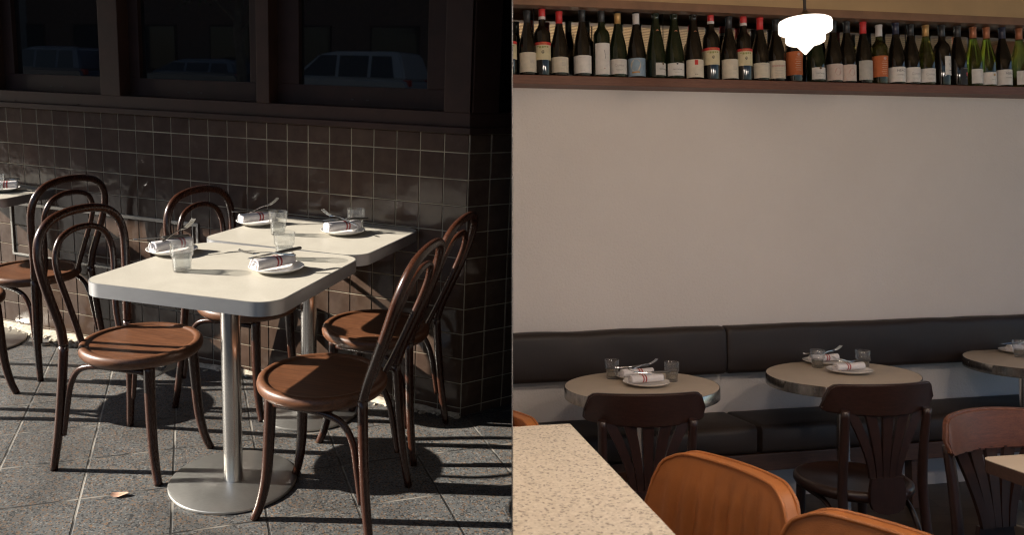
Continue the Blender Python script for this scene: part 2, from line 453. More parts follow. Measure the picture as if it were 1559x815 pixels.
def add_tube(bm, pts, rad, n=6, seg=12, sy=1.0, mi=0, smooth=True, closed=False):
    """tube through pts; rad: number or a list, one per control point"""
    if not hasattr(rad, '__len__'): rad = [rad] * len(pts)
    if n > 1:
        path = catmull([list(p) + [r] for p, r in zip(pts, rad)], n)
    else:
        path = [np.array(list(p) + [r]) for p, r in zip(pts, rad)]
    C_ = [Vector(p[:3]) for p in path]
    N = len(C_)
    T = []
    for i in range(N):
        t = C_[min(i + 1, N - 1)] - C_[max(i - 1, 0)]
        T.append(t.normalized())
    up = Vector((0, 0, 1)) if abs(T[0].z) < 0.9 else Vector((0, 1, 0))
    u = (up - T[0] * up.dot(T[0])).normalized()
    rings = []
    for i in range(N):
        u = (u - T[i] * u.dot(T[i])).normalized()
        w = T[i].cross(u)
        r = path[i][3]
        rings.append([bm.verts.new(C_[i] + u * (r * math.cos(2 * PI * k / seg)) + w * (r * sy * math.sin(2 * PI * k / seg))) for k in range(seg)])
    for i in range(N - 1):
        for k in range(seg):
            f = bm.faces.new((rings[i][k], rings[i][(k + 1) % seg], rings[i + 1][(k + 1) % seg], rings[i + 1][k]))
            f.smooth = smooth; f.material_index = mi
    for r, rev in ((rings[0], True), (rings[-1], False)):
        f = bm.faces.new(r[::-1] if rev else r); f.material_index = mi

def add_lathe(bm, prof, seg=48, c=(0, 0, 0), mi=0, smooth=True, sharp=None):
    rings = []
    for r, z in prof:
        if r < 1e-6:
            rings.append([bm.verts.new((c[0], c[1], c[2] + z))])
        else:
            rings.append([bm.verts.new((c[0] + r * math.cos(2 * PI * k / seg), c[1] + r * math.sin(2 * PI * k / seg), c[2] + z)) for k in range(seg)])
    for a, b_ in zip(rings[:-1], rings[1:]):
        for k in range(seg):
            k2 = (k + 1) % seg
            if len(a) == 1 and len(b_) == 1: continue
            if len(a) == 1: f = bm.faces.new((a[0], b_[k], b_[k2]))
            elif len(b_) == 1: f = bm.faces.new((a[k], a[k2], b_[0]))
            else: f = bm.faces.new((a[k], a[k2], b_[k2], b_[k]))
            f.smooth = smooth; f.material_index = mi

def rrect(w, d, r, n=8):
    out = []
    for cx, cy, a0 in ((w / 2 - r, d / 2 - r, 0), (-w / 2 + r, d / 2 - r, 90), (-w / 2 + r, -d / 2 + r, 180), (w / 2 - r, -d / 2 + r, 270)):
        for k in range(n + 1):
            a = R_(a0 + 90 * k / n)
            out.append((cx + r * math.cos(a), cy + r * math.sin(a)))
    return out

def add_prism(bm, poly, z0, z1, bevel=0.0, mi=0):
    lo = [bm.verts.new((x, y, z0)) for x, y in poly]
    hi = [bm.verts.new((x, y, z1)) for x, y in poly]
    n = len(poly)
    fs = [bm.faces.new(lo[::-1]), bm.faces.new(hi)]
    for i in range(n):
        fs.append(bm.faces.new((lo[i], lo[(i + 1) % n], hi[(i + 1) % n], hi[i])))
    for f in fs: f.material_index = mi
    if bevel:
        es = list(set(fs[0].edges) | set(fs[1].edges))
        bmesh.ops.bevel(bm, geom=es, offset=bevel, segments=2, affect='EDGES', profile=0.5)

def obj(name, bm, mats, parent=None, M4=None, smooth_angle=None):
    me = bpy.data.meshes.new(name)
    bmesh.ops.recalc_face_normals(bm, faces=bm.faces[:])
    bm.to_mesh(me); bm.free()
    for mm in (mats if isinstance(mats, (list, tuple)) else [mats]):
        me.materials.append(mm)
    if smooth_angle is not None:
        for p in me.polygons: p.use_smooth = True
        me.set_sharp_from_angle(angle=R_(smooth_angle))
    o = bpy.data.objects.new(name, me)
    COL.objects.link(o)
    if parent is not None: o.parent = parent
    if M4 is not None: o.matrix_local = M4
    return o

def tag(o, label=None, cat=None, group=None, kind=None):
    if label: o['label'] = label
    if cat: o['category'] = cat
    if group: o['group'] = group
    if kind: o['kind'] = kind
    return o

def empty(name, M4, label, cat, group=None):
    o = bpy.data.objects.new(name, None)
    o.empty_display_size = 0.05
    COL.objects.link(o)
    o.matrix_world = M4
    return tag(o, label, cat, group)

def at(frame, x, y, z=0, rz=0):
    return frame @ Matrix.Translation((x, y, z)) @ Matrix.Rotation(rz, 4, 'Z')

def kids(o): return [c for c in bpy.data.objects if c.parent == o]

def copy_tree(src, M4=None, parent=None, skip=()):
    c = src.copy(); COL.objects.link(c)
    if parent is not None: c.parent = parent
    if M4 is not None: c.matrix_world = M4
    for ch in kids(src):
        if ch.name.split('.')[0] in skip: continue
        copy_tree(ch, None, c)
    return c

def solid(bm, fr, half):
    pass

# planes through the lens on either side of the edge-on partition
def part_plane(side):      # side +1 room, -1 terrace ; returns world point, normal pointing to the kept side
    col = 780 + side * 0.9
    n = np.array([1.0, 0.0, -(col - PX) / FPX]) @ RL
    n = n / np.linalg.norm(n) * side
    return Vector(CL), Vector(n)

def cut(bm, frame, side):
    """butt a mesh given in a frame against the partition"""
    p, n = part_plane(side)
    inv = frame.inverted()
    p2 = inv @ p
    n2 = (inv.to_3x3() @ n).normalized()
    g = bmesh.ops.bisect_plane(bm, geom=bm.verts[:] + bm.edges[:] + bm.faces[:], plane_co=p2, plane_no=n2, clear_inner=True, clear_outer=False, dist=1e-6)
    es = [e for e in g['geom_cut'] if isinstance(e, bmesh.types.BMEdge)]
    try:
        bmesh.ops.holes_fill(bm, edges=es)
    except Exception:
        pass

# ================================================================== TERRACE
SUN_AZ, SUN_EL = 21.0, 27.0

# --- ground: pavement, kerb, road, far pavement
bm = bm_new()
xs = np.linspace(-40, 14, 28)
def strip(bm, y0, z0, y1, z1, mi, xs=xs):
    a = [bm.verts.new((x, y0, z0)) for x in xs]; b2 = [bm.verts.new((x, y1, z1)) for x in xs]
    for i in range(len(xs) - 1):
        bm.faces.new((a[i], a[i + 1], b2[i + 1], b2[i])).material_index = mi
strip(bm, -3.9, 0, 0.9, 0, 0)
bmesh.ops.subdivide_edges(bm, edges=bm.edges[:], cuts=2)
cut(bm, TERR, -1)
tag(obj('pavement', bm, M['paver']), kind='structure')
xl = np.linspace(-60, 0.3, 16)
bm = bm_new(); strip(bm, -4.05, 0.002, -3.9, 0.002, 0, xl); strip(bm, -4.05, -0.12, -4.05, 0.002, 0, xl)
tag(obj('kerb', bm, M['kerb']), kind='structure')
bm = bm_new(); strip(bm, -19.5, 0.32, -4.05, -0.12, 0, np.linspace(-60, 0.3, 16))
tag(obj('road', bm, M['asphalt']), kind='structure')
bm = bm_new()
for i in range(8): add_box(bm, (-40 + i * 5, -11.3, 0.088), (-38 + i * 5, -11.18, 0.094))
tag(obj('road_marking', bm, M['roadpaint']), kind='structure')
bm = bm_new(); strip(bm, -23, 0.45, -19.5, 0.45, 0, np.linspace(-60, 0.3, 16)); strip(bm, -19.5, 0.32, -19.5, 0.45, 0, np.linspace(-60, 0.3, 16))
tag(obj('far_pavement', bm, M['kerb']), kind='structure')
bm = bm_new()
v_ = [bm.verts.new(p) for p in ((-400, -400, -1.6), (400, -400, -1.6), (400, 400, -1.6), (-400, 400, -1.6))]; bm.faces.new(v_)
tag(obj('ground', bm, M['earth']), kind='structure')

# --- the cafe front: tiled wall, chamfered corner, sills and windows
cafe = empty('cafe_building', Matrix.Identity(4), 'brown tiled cafe front with dark framed windows behind the terrace tables', 'building')
U = 0.1019; V = 0.1030; ZTOP = 1.137; Z1 = 1.0640
def tile_wall(bm, ncol, x0, rng):
    """tiles in the plane y=0 facing -y, columns going to -x from x0 when ncol<0"""
    lay = bm.loops.layers.color.new('tile') if not bm.loops.layers.color else bm.loops.layers.color[0]
    rows = [(Z1, ZTOP)] + [(Z1 - V * (i + 1), Z1 - V * i) for i in range(10)] + [(-0.03, Z1 - V * 10)]
    g = 0.0021; bv = 0.0016; d = 0.0026
    for j in range(abs(ncol)):
        xa = x0 + (j if ncol > 0 else -j - 1) * U; xb = xa + U
        for za, zb in rows:
            k = rng.uniform(0.87, 1.0)
            tx, tz = rng.gauss(0, 0.0035), rng.gauss(0, 0.0035)
            cx, cz = (xa + xb) / 2, (za + zb) / 2
            def Y(x, z): return -d + (x - cx) * tx + (z - cz) * tz
            o4 = [(xa + g, za + g), (xb - g, za + g), (xb - g, zb - g), (xa + g, zb - g)]
            i4 = [(xa + g + bv, za + g + bv), (xb - g - bv, za + g + bv), (xb - g - bv, zb - g - bv), (xa + g + bv, zb - g - bv)]
            mid = [bm.verts.new((x, Y(x, z) + 0.0015, z)) for x, z in o4]
            bot = [bm.verts.new((x, 0.002, z)) for x, z in o4]
            top = [bm.verts.new((x, Y(x, z), z)) for x, z in i4]
            fs = [bm.faces.new(top)]
            for q in range(4):
                fs.append(bm.faces.new((mid[q], mid[(q + 1) % 4], top[(q + 1) % 4], top[q])))
                fs.append(bm.faces.new((bot[q], bot[(q + 1) % 4], mid[(q + 1) % 4], mid[q])))
            for f in fs:
                for l in f.loops: l[lay] = (k, k * rng.uniform(0.97, 1.0), k, 1)
rng = random.Random(3)
bm = bm_new(); tile_wall(bm, -64, 0.0, rng)
obj('wall_tiles', bm, M['tile'], cafe)
CH = R_(55.8)
MCH = Matrix.Rotation(CH, 4, 'Z')
bm = bm_new(); tile_wall(bm, 5, 0.0, rng); cut(bm, MCH, -1)
obj('wall_tiles', bm, M['tile'], cafe, MCH)
bm = bm_new(); add_box(bm, (-6.6, 0.0005, -0.05), (0.001, 0.12, ZTOP))
obj('wall', bm, M['grout'], cafe)
bm = bm_new(); add_box(bm, (0.002, 0.0005, -0.05), (0.51, 0.10, ZTOP)); cut(bm, MCH, -1)
obj('wall', bm, M['grout'], cafe, MCH)
# sill ledge and frame rail
bm = bm_new()
add_box(bm, (-6.6, -0.022, ZTOP), (0.011, 0.15, 1.162), 0.004)
obj('sill', bm, M['frame'], cafe)
bm = bm_new(); add_box(bm, (-0.009, -0.0195, ZTOP + 0.0006), (0.51, 0.10, 1.1614)); cut(bm, MCH, -1)
obj('sill', bm, M['frame'], cafe, MCH)
bm = bm_new()
add_box(bm, (-6.6, -0.006, 1.162), (0.003, 0.13, 1.218), 0.003)
for x in (-2.38, -1.97, -1.30, -0.93, -0.17):
    add_box(bm, (x - 0.012, -0.0085, 1.166), (x + 0.012, -0.004, 1.172))
obj('frame_rail', bm, M['frame'], cafe)
bm = bm_new(); add_box(bm, (0.0, -0.006, 1.1625), (0.51, 0.1, 1.2175)); cut(bm, MCH, -1)
obj('frame_rail', bm, M['frame'], cafe, MCH)
posts = [(-3.42, -3.31), (-2.62, -2.50), (-1.815, -1.70), (-0.958, -0.895), (-0.105, 0.0025)]
for a, b2 in posts:
    bm = bm_new(); add_box(bm, (a, -0.012, 1.218), (b2, 0.13, 2.9), 0.003)
    obj('window_post', bm, M['frame'], cafe)
bm = bm_new(); add_box(bm, (0.003, -0.012, 1.218), (0.125, 0.11, 2.9), 0.003); obj('window_post', bm, M['frame'], cafe, MCH)
bm = bm_new(); add_box(bm, (-6.6, -0.004, 2.9), (0.3, 0.3, 3.6)); cut(bm, TERR, -1); obj('fascia', bm, M['frame'], cafe)
bm = bm_new(); add_box(bm, (-6.6, 0.14, 1.1), (-3.42, 0.16, 2.9)); obj('wall', bm, M['inner'], cafe)
def sash(x0, x1, gx0, gx1, M4, zb=1.218, gz=1.300, yy=0.05):
    bm = bm_new()
    add_box(bm, (x0, yy, zb), (x1, yy + 0.05, gz), 0.003)
    add_box(bm, (x0, yy, gz), (gx0, yy + 0.05, 2.9), 0.003)
    add_box(bm, (gx1, yy, gz), (x1, yy + 0.05, 2.9), 0.003)
    add_box(bm, (gx0, yy + 0.001, 2.0), (gx1, yy + 0.049, 2.07), 0.003)
    # two little drain holes low on the rail
    w = obj('window', bm, M['framedark'], cafe, M4)
    bm = bm_new(); add_box(bm, (gx0, yy + 0.022, gz), (gx1, yy + 0.028, 2.9))
    obj('pane', bm, M['pane'], w)
    bm = bm_new()
    cx = (x0 + x1) / 2
    for dx in (-0.035, 0.035): add_box(bm, (cx + dx - 0.006, yy - 0.001, 1.243), (cx + dx + 0.006, yy + 0.002, 1.249))
    obj('drain_hole', bm, M['rubber'], w)
I4 = Matrix.Identity(4)
sash(-3.31, -2.62, -3.22, -2.70, I4)
sash(-2.50, -1.815, -2.43, -1.85, I4)
sash(-1.70, -0.958, -1.64, -1.035, I4)
sash(-0.895, -0.105, -0.79, -0.205, I4)
bm = bm_new(); add_box(bm, (0.125, 0.04, 1.218), (0.5, 0.07, 2.9)); cut(bm, MCH, -1)
obj('pane', bm, M['pane'], cafe, MCH)
# stainless access panel frame set into the tiles
bm = bm_new()
ax0, ax1, az0, az1 = -2.455, -1.283, 0.395, 0.668
for lo, hi in (((ax0, -0.010, az1 - 0.016), (ax1, 0.001, az1)), ((ax0, -0.010, az0), (ax1, 0.001, az0 + 0.010)), ((ax0, -0.0105, az0 + 0.010), (ax0 + 0.012, 0.001, az1 - 0.016)), ((ax1 - 0.012, -0.0105, az0 + 0.010), (ax1, 0.001, az1 - 0.016)), ((ax1 - 0.034, -0.009, az0 + 0.010), (ax1 - 0.029, 0.001, az1 - 0.016))):
    add_box(bm, lo, hi, 0.0015)
obj('access_panel_frame', bm, M['panelsteel'], cafe)

# crumbled cement along the foot of the wall
bm = bm_new()
rg = random.Random(11)
for k in range(240):
    if k < 150: x = rg.uniform(-2.75, -1.9)
    else: x = rg.uniform(-1.9, 0.02)
    s = rg.uniform(0.004, 0.016) * (1.0 if k < 150 else 0.7)
    y = -abs(rg.gauss(0, 0.035)) - 0.008
    mtx = Matrix.Translation((x, y, s * 0.4)) @ Matrix.Rotation(rg.uniform(0, 6), 4, 'Z') @ Matrix.Diagonal((s * rg.uniform(1, 2), s, s * 0.7, 1))
    bmesh.ops.create_icosphere(bm, subdivisions=1, radius=1.0, matrix=mtx)
n = 90
prev = None
for i in range(n + 1):                        # the mortar fillet itself
    x = -2.8 + 2.8 * i / n
    w = 0.03 + 0.03 * noise.noise(Vector((x * 5, 0, 0))) + (0.025 if x < -1.95 else 0)
    h = 0.014 + 0.012 * noise.noise(Vector((x * 9, 3, 0))) + (0.012 if x < -1.95 else 0)
    row = [bm.verts.new((x, -0.002, max(0.004, h))), bm.verts.new((x, -max(0.008, w * 0.6), max(0.003, h * 0.7))), bm.verts.new((x, -max(0.015, w), 0.0005))]
    if prev:
        for q in range(2): bm.faces.new((prev[q], row[q], row[q + 1], prev[q + 1]))
    prev = row
tag(obj('mortar_rubble', bm, M['cement']), 'crumbled cement and grit along the foot of the tiled wall', 'rubble', kind='stuff')

lf = zL((180, 756), 0.0)
bm = bm_new()
ring = [bm.verts.new((0.026 * math.cos(a) * (1 + 0.25 * math.cos(3 * a)), 0.015 * math.sin(a), 0.004 + 0.006 * math.cos(a) ** 2)) for a in [2 * PI * k / 14 for k in range(14)]]
cv = bm.verts.new((0, 0, 0.002))
for k in range(14): bm.faces.new((cv, ring[k], ring[(k + 1) % 14])).smooth = True
M['dryleaf'] = simple('dry_pink_leaf', (0.46, 0.27, 0.19), 0.8, var=0.25, vscale=80)
o_ = obj('fallen_leaf', bm, M['dryleaf']); o_.matrix_world = at(TERR, lf[0], lf[1], 0.001, 0.5)
tag(o_, 'small dry pinkish leaf lying on the sunny pavers before the left chair', 'leaf')
# awning over the terrace
aw = empty('awning', Matrix.Identity(4), 'flat dark canvas awning over the terrace tables, fixed to the cafe front', 'awning')
bm = bm_new()
pr_ = [(-0.005, 2.62), (-1.30, 2.50), (-1.30, 2.47), (-1.285, 2.47), (-1.285, 2.488), (-0.005, 2.60)]
a = [bm.verts.new((-7.5, y, z)) for y, z in pr_]; b2 = [bm.verts.new((0.6, y, z)) for y, z in pr_]
for i in range(6): bm.faces.new((a[i], b2[i], b2[(i + 1) % 6], a[(i + 1) % 6]))
bm.faces.new(a); bm.faces.new(b2[::-1])
cut(bm, TERR, -1)
obj('canopy', bm, M['canvas'], aw)
for x in (-6.5, -3.2, -0.1):
    bm = bm_new(); add_tube(bm, [(x, -0.013, 2.2), (x, -1.2, 2.47)], 0.012, 1, 8); obj('bracket', bm, M['blackmetal'], aw)

# --- bentwood hoop chairs
def make_hoop_chair(M4, label):
    t = empty('bentwood_chair', M4, label, 'chair', 'bentwood hoop-back chairs on the terrace')
    bm = bm_new()
    add_lathe(bm, [(0.0, 0.392), (0.168, 0.392), (0.188, 0.395), (0.197, 0.406), (0.199, 0.418), (0.196, 0.429), (0.189, 0.4345), (0.181, 0.4350), (0.173, 0.4335), (0.1705, 0.4290), (0.165, 0.4285), (0.08, 0.4265), (0.0, 0.4262)], 64)
    obj('seat', bm, M['seatwood'], t)
    for s in (-1, 1):
        bm = bm_new(); add_tube(bm, [(0.118, s * 0.112, 0.395), (0.122, s * 0.117, 0.28), (0.130, s * 0.123, 0.14), (0.146, s * 0.132, 0.05), (0.163, s * 0.142, 0.0)], [0.0185, 0.0178, 0.0162, 0.0145, 0.0132], 6, 14)
        obj('leg', bm, M['bent'], t)
    for s in (-1, 1):
        bm = bm_new(); add_tube(bm, [(-0.226, s * 0.184, 0.0), (-0.207, s * 0.172, 0.14), (-0.194, s * 0.160, 0.30), (-0.187, s * 0.150, 0.434)], [0.0128, 0.0145, 0.0152, 0.0152], 6, 14)
        obj('leg', bm, M['bent'], t)
    half = [(-0.187, 0.150, 0.4345), (-0.196, 0.156, 0.50), (-0.214, 0.172, 0.58), (-0.233, 0.189, 0.67), (-0.246, 0.194, 0.745), (-0.255, 0.176, 0.805), (-0.261, 0.130, 0.845), (-0.264, 0.065, 0.862)]
    pts = half + [(-0.265, 0, 0.866)] + [(x, -y, z) for x, y, z in half[::-1]]
    bm = bm_new(); add_tube(bm, pts, 0.0150, 7, 14); obj('back_hoop', bm, M['bent'], t)
    half = [(-0.170, 0.088, 0.425), (-0.190, 0.094, 0.49), (-0.212, 0.110, 0.58), (-0.231, 0.126, 0.665), (-0.243, 0.126, 0.725), (-0.251, 0.100, 0.775), (-0.255, 0.052, 0.799)]
    pts = half + [(-0.256, 0, 0.805)] + [(x, -y, z) for x, y, z in half[::-1]]
    bm = bm_new(); add_tube(bm, pts, 0.0108, 7, 12); obj('inner_hoop', bm, M['bent'], t)
    for s in (-1, 1):
        bm = bm_new(); add_tube(bm, [(0.105, s * 0.118, 0.372), (0.03, s * 0.140, 0.380), (-0.06, s * 0.151, 0.380), (-0.125, s * 0.155, 0.360), (-0.160, s * 0.157, 0.305), (-0.176, s * 0.162, 0.22), (-0.190, s * 0.167, 0.125)], [0.0100] * 5 + [0.0095, 0.0085], 6, 12)
        obj('brace', bm, M['bent'], t)
    return t
def rake(t, dx):                          # each bent back leans a little differently
    for ch in kids(t):
        if 'hoop' in ch.name:
            ch.data = ch.data.copy()
            for v_ in ch.data.vertices: v_.co.x += dx * max(0.0, v_.co.z - 0.4345) / 0.43
chA = make_hoop_chair(at(TERR, -0.866, -0.797, 0, R_(4.0)), 'hoop-back wooden chair with plastic wrap under its seat, left of the front table')
chairs = [(-0.150, -0.800, 188, 'hoop-back wooden chair nearest the lens, right of the front table, its back to the lens'),
          (-0.238, -0.285, 185, 'hoop-back wooden chair in shadow beside the tiled corner, right of the back table'),
          (-0.845, -0.240, 0, 'hoop-back wooden chair mostly hidden behind the tables, facing right before the steel panel frame'),
          (-1.995, -0.275, 180, 'dark hoop-back chair seen from behind its backrest at the far left table'),
          (-1.907, -0.737, 0, 'wooden chair at the left picture edge, only one splayed front leg of it showing')]
for x, y, a, lab in chairs:
    c = copy_tree(chA, at(TERR, x, y, 0, R_(a)))
    c['label'] = lab
    if a > 170 and x > -1: rake(c, -0.070)
    elif x > -1: rake(c, 0.028)
rake(chA, 0.028)
bm = bm_new()
pv = None
for i in range(15):
    t_ = i / 14
    p = Vector((0.02 + 0.125 * t_, -0.03 - 0.05 * t_ + 0.08 * t_ * t_, 0.389 - 0.062 * math.sin(PI * min(1, t_ * 0.95 + 0.03))))
    row = [bm.verts.new(p + Vector((0.006 * math.sin(i * 1.7 + w), -0.045 + 0.03 * w, 0.004 * math.sin(i * 2.3 + w * 2)))) for w in range(4)]
    if pv:
        for q in range(3): bm.faces.new((pv[q], row[q], row[q + 1], pv[q + 1])).smooth = True
    pv = row
obj('plastic_wrap', bm, M['wrap'], chA)

# --- square pedestal tables
TZ = 0.752
def pedestal_table(M4, label, w, d, base, rb, top_mat, frame=TERR, group=None, hz=TZ, thick=0.040, r=0.07):
    t = empty('pedestal_table', M4, label, 'table', group)
    bm = bm_new(); add_prism(bm, rrect(w - 0.006, d - 0.006, r, 10), hz - thick + 0.001, hz, 0.0); obj('tabletop', bm, top_mat, t)
    bm = bm_new()
    o = rrect(w, d, r + 0.003, 10); i_ = rrect(w - 0.0055, d - 0.0055, r, 10)
    n = len(o)
    rings = [[bm.verts.new((x, y, z)) for x, y in pl] for pl, z in ((i_, hz - thick), (o, hz - thick), (o, hz - 0.0012), (i_, hz - 0.0004))]
    for a, b2 in zip(rings[:-1], rings[1:]):
        for k in range(n):
            f = bm.faces.new((a[k], a[(k + 1) % n], b2[(k + 1) % n], b2[k]))
    bm.faces.new(rings[0][::-1])
    obj('edge_band', bm, M['alu'], t, smooth_angle=35)
    bx, by = base
    bm = bm_new(); add_lathe(bm, [(0.031, 0.010), (0.031, hz - thick)], 40, (bx, by, 0)); obj('post', bm, M['steel'], t)
    bm = bm_new(); add_lathe(bm, [(0.0, 0.0), (rb - 0.003, 0.0), (rb, 0.002), (rb, 0.008), (rb - 0.003, 0.0105), (0.0, 0.0125)], 72, (bx, by, 0)); obj('base', bm, M['steelbase'], t, smooth_angle=40)
    return t
def local_base(M4, x, y):
    p = M4.inverted() @ Vector((x, y, 0)); return p.x, p.y
Mt = at(TERR, -0.430, -0.868, 0, 0.105)
pedestal_table(Mt, 'front square beige table with aluminium edge on a round steel foot, two places laid', 0.612, 0.600, local_base(Mt, -0.490, -0.805), 0.206, M['laminate'], group='square tables on the terrace')
Mt = at(TERR, -0.497, -0.285, 0, 0.055)
pedestal_table(Mt, 'back square beige table against the tiled wall, two places laid', 0.645, 0.545, local_base(Mt, -0.575, -0.215), 0.200, M['laminate'], group='square tables on the terrace')
Mt = at(TERR, -2.405, -0.20, 0, 0.2)
pedestal_table(Mt, 'beige table cut by the left picture edge, its steel foot in sun', 0.58, 0.46, local_base(Mt, -2.44, -0.235), 0.206, M['laminate'], group='square tables on the terrace')

# --- tableware
def make_tumbler(M4, label, scale=1.0, water=0.045, group=None):
    t = empty('tumbler', M4, label, 'glass', group)
    s = scale
    bm = bm_new()
    add_lathe(bm, [(r * s, z * s) for r, z in [(0.0, 0.001), (0.0255, 0.001), (0.0268, 0.003), (0.0290, 0.044), (0.0292, 0.0465), (0.0330, 0.0500), (0.0336, 0.053), (0.0352, 0.0885), (0.0345, 0.0893), (0.0338, 0.0885), (0.0322, 0.053), (0.0316, 0.0510), (0.0276, 0.047), (0.0272, 0.044), (0.0250, 0.0105), (0.020, 0.0085), (0.0, 0.008)]], 36)
    obj('tumbler_body', bm, M['glass'], t)
    if water:
        bm = bm_new()
        r1 = 0.0268 if water < 0.046 else 0.0318
        prof = [(0.0, 0.0092), (0.0195, 0.0095), (0.0246, 0.0112), (0.0266, 0.040)]
        if water > 0.046: prof += [(0.0270, 0.0465), (0.0312, 0.0512)]
        prof += [(r1 - 0.0006, water), (0.0, water)]
        add_lathe(bm, [(r * s, z * s) for r, z in prof], 36)
        obj('water', bm, M['water'], t)
    return t

def make_plate(M4, label, r=0.09, group=None):
    bm = bm_new()
    k = r / 0.09
    add_lathe(bm, [(a * k, z) for a, z in [(0.0, 0.001), (0.05, 0.001), (0.052, 0.003), (0.075, 0.0085), (0.0885, 0.0160), (0.0900, 0.0175), (0.0890, 0.0185), (0.0870, 0.0180), (0.073, 0.0112), (0.055, 0.0065), (0.0, 0.0060)]], 56)
    o = obj('plate', bm, M['ceramic'])
    o.matrix_world = M4
    return tag(o, label, 'plate', group)

def make_napkin(M4, label, L=0.155, r=0.021, stripe=0.02, group=None, sq=0.85):
    """rolled linen along local x, end at -x shows the roll"""
    rgn = random.Random(int(M4.translation.x * 999))
    def prof(x, k, extra=0.0):
        a = 2 * PI * k / 20
        rr = r * (1 + 0.05 * math.sin(3 * a + x * 30) + 0.035 * math.sin(x * 70 + a * 2)) * (1.0 - 0.10 * (x / L)) + extra
        return Vector((x, rr * math.cos(a), max(-r * sq * 0.93, rr * sq * math.sin(a))))
    t = empty('napkin', M4, label, 'napkin', group)
    bm = bm_new()
    xs_ = [-L / 2 + L * i / 22 for i in range(23)]
    rings = [[bm.verts.new(prof(x, k)) for k in range(20)] for x in xs_]
    for a, b2 in zip(rings[:-1], rings[1:]):
        for k in range(20): bm.faces.new((a[k], a[(k + 1) % 20], b2[(k + 1) % 20], b2[k])).smooth = True
    for rr, sgn in ((rings[0], -1), (rings[-1], 1)):        # concentric folds of the roll end
        prev = rr
        for q, (f_, dx) in enumerate(((0.86, 0.001), (0.8, -0.006), (0.62, -0.006), (0.56, 0.001), (0.4, 0.002), (0.34, -0.005), (0.12, -0.004))):
            x0 = rr[0].co.x
            cur = [bm.verts.new((x0 + sgn * dx + 0.0015 * math.sin(k), v_.co.y * f_, v_.co.z * f_)) for k, v_ in enumerate(rr)]
            for k in range(20): bm.faces.new((prev[k], prev[(k + 1) % 20], cur[(k + 1) % 20], cur[k])).smooth = True
            prev = cur
        bm.faces.new(prev if sgn > 0 else prev[::-1])
    obj('roll', bm, M['napkin'], t)
    bm = bm_new()
    for x0 in (stripe - 0.009, stripe + 0.003):
        rg_ = [[bm.verts.new(prof(x0 + 0.0062 * j / 3, k, 0.0006)) for k in range(20)] for j in range(4)]
        for a, b2 in zip(rg_[:-1], rg_[1:]):
            for k in range(20): bm.faces.new((a[k], a[(k + 1) % 20], b2[(k + 1) % 20], b2[k])).smooth = True
    obj('stripe', bm, M['stripe'], t)
    return t

def ribbon(bm, pts, widths, th):
    rings = []
    for (x, z), w in zip(pts, widths):
        rings.append([bm.verts.new(p) for p in ((x, -w, z - th), (x, w, z - th), (x, w * 0.92, z + th), (x, -w * 0.92, z + th))])
    for a, b2 in zip(rings[:-1], rings[1:]):
        for k in range(4): bm.faces.new((a[k], a[(k + 1) % 4], b2[(k + 1) % 4], b2[k]))
    bm.faces.new(rings[0][::-1]); bm.faces.new(rings[-1])

def make_fork(M4, label, s=1.0, group=None):
    bm = bm_new()
    ribbon(bm, [(-0.09, 0.001), (-0.085, 0.001), (-0.05, 0.003), (0.0, 0.006), (0.025, 0.004), (0.037, 0.001), (0.047, 0.0)], [0.0045, 0.0062, 0.0052, 0.0030, 0.0030, 0.0080, 0.0108], 0.0011)
    for k in range(4):
        y = -0.0093 + 0.0062 * k
        rg_ = []
        for i in range(5):
            x = 0.0465 + 0.047 * i / 4; z = 0.0 + 0.012 * (i / 4) ** 2; w = 0.0016 - 0.0006 * (i / 4)
            rg_.append([bm.verts.new(p) for p in ((x, y - w, z - 0.0009), (x, y + w, z - 0.0009), (x, y + w, z + 0.0009), (x, y - w, z + 0.0009))])
        for a, b2 in zip(rg_[:-1], rg_[1:]):
            for q in range(4): bm.faces.new((a[q], a[(q + 1) % 4], b2[(q + 1) % 4], b2[q]))
        bm.faces.new(rg_[0][::-1]); bm.faces.new(rg_[-1])
    o = obj('fork', bm, M['cutlery']); o.matrix_world = M4 @ Matrix.Scale(s, 4)
    return tag(o, label, 'fork', group)

def make_knife(M4, label, s=1.0, group=None):
    t = empty('knife', M4 @ Matrix.Scale(s, 4), label, 'knife', group)
    bm = bm_new(); ribbon(bm, [(0.0, 0.0), (0.03, 0.0), (0.075, 0.0), (0.095, 0.0), (0.105, 0.0)], [0.006, 0.0088, 0.0085, 0.006, 0.001], 0.0008); obj('blade', bm, M['cutlery'], t)
    bm = bm_new(); add_tube(bm, [(-0.095, 0, 0), (-0.085, 0, 0), (-0.04, 0, 0.0005), (0.004, 0, 0)], [0.004, 0.0062, 0.0058, 0.0046], 4, 10, 1.25); obj('handle', bm, M['knifehandle'], t)
    return t

G_T = 'tumblers on the terrace tables'
for px, lab, w in (((277.5, 413), 'water-filled tumbler on the front table, beside the leftmost plate', 0.052), ((423.5, 357), 'tumbler with water on the back table, right of the plate nearest the wall panel', 0.040), ((542, 352), 'tumbler on the back table standing behind its right-hand plate, nearest the tiled wall', 0.036), ((433, 394), 'clear tumbler on the front table behind the plate by its right edge', 0.040)):
    p = zL(px, TZ); make_tumbler(at(TERR, p[0], p[1], TZ), lab, 0.985, w, G_T)
p = zL((-5, 294), TZ); make_tumbler(at(TERR, p[0], p[1], TZ), 'tumbler at the very left picture edge on the far left table', 0.985, 0.04, G_T)

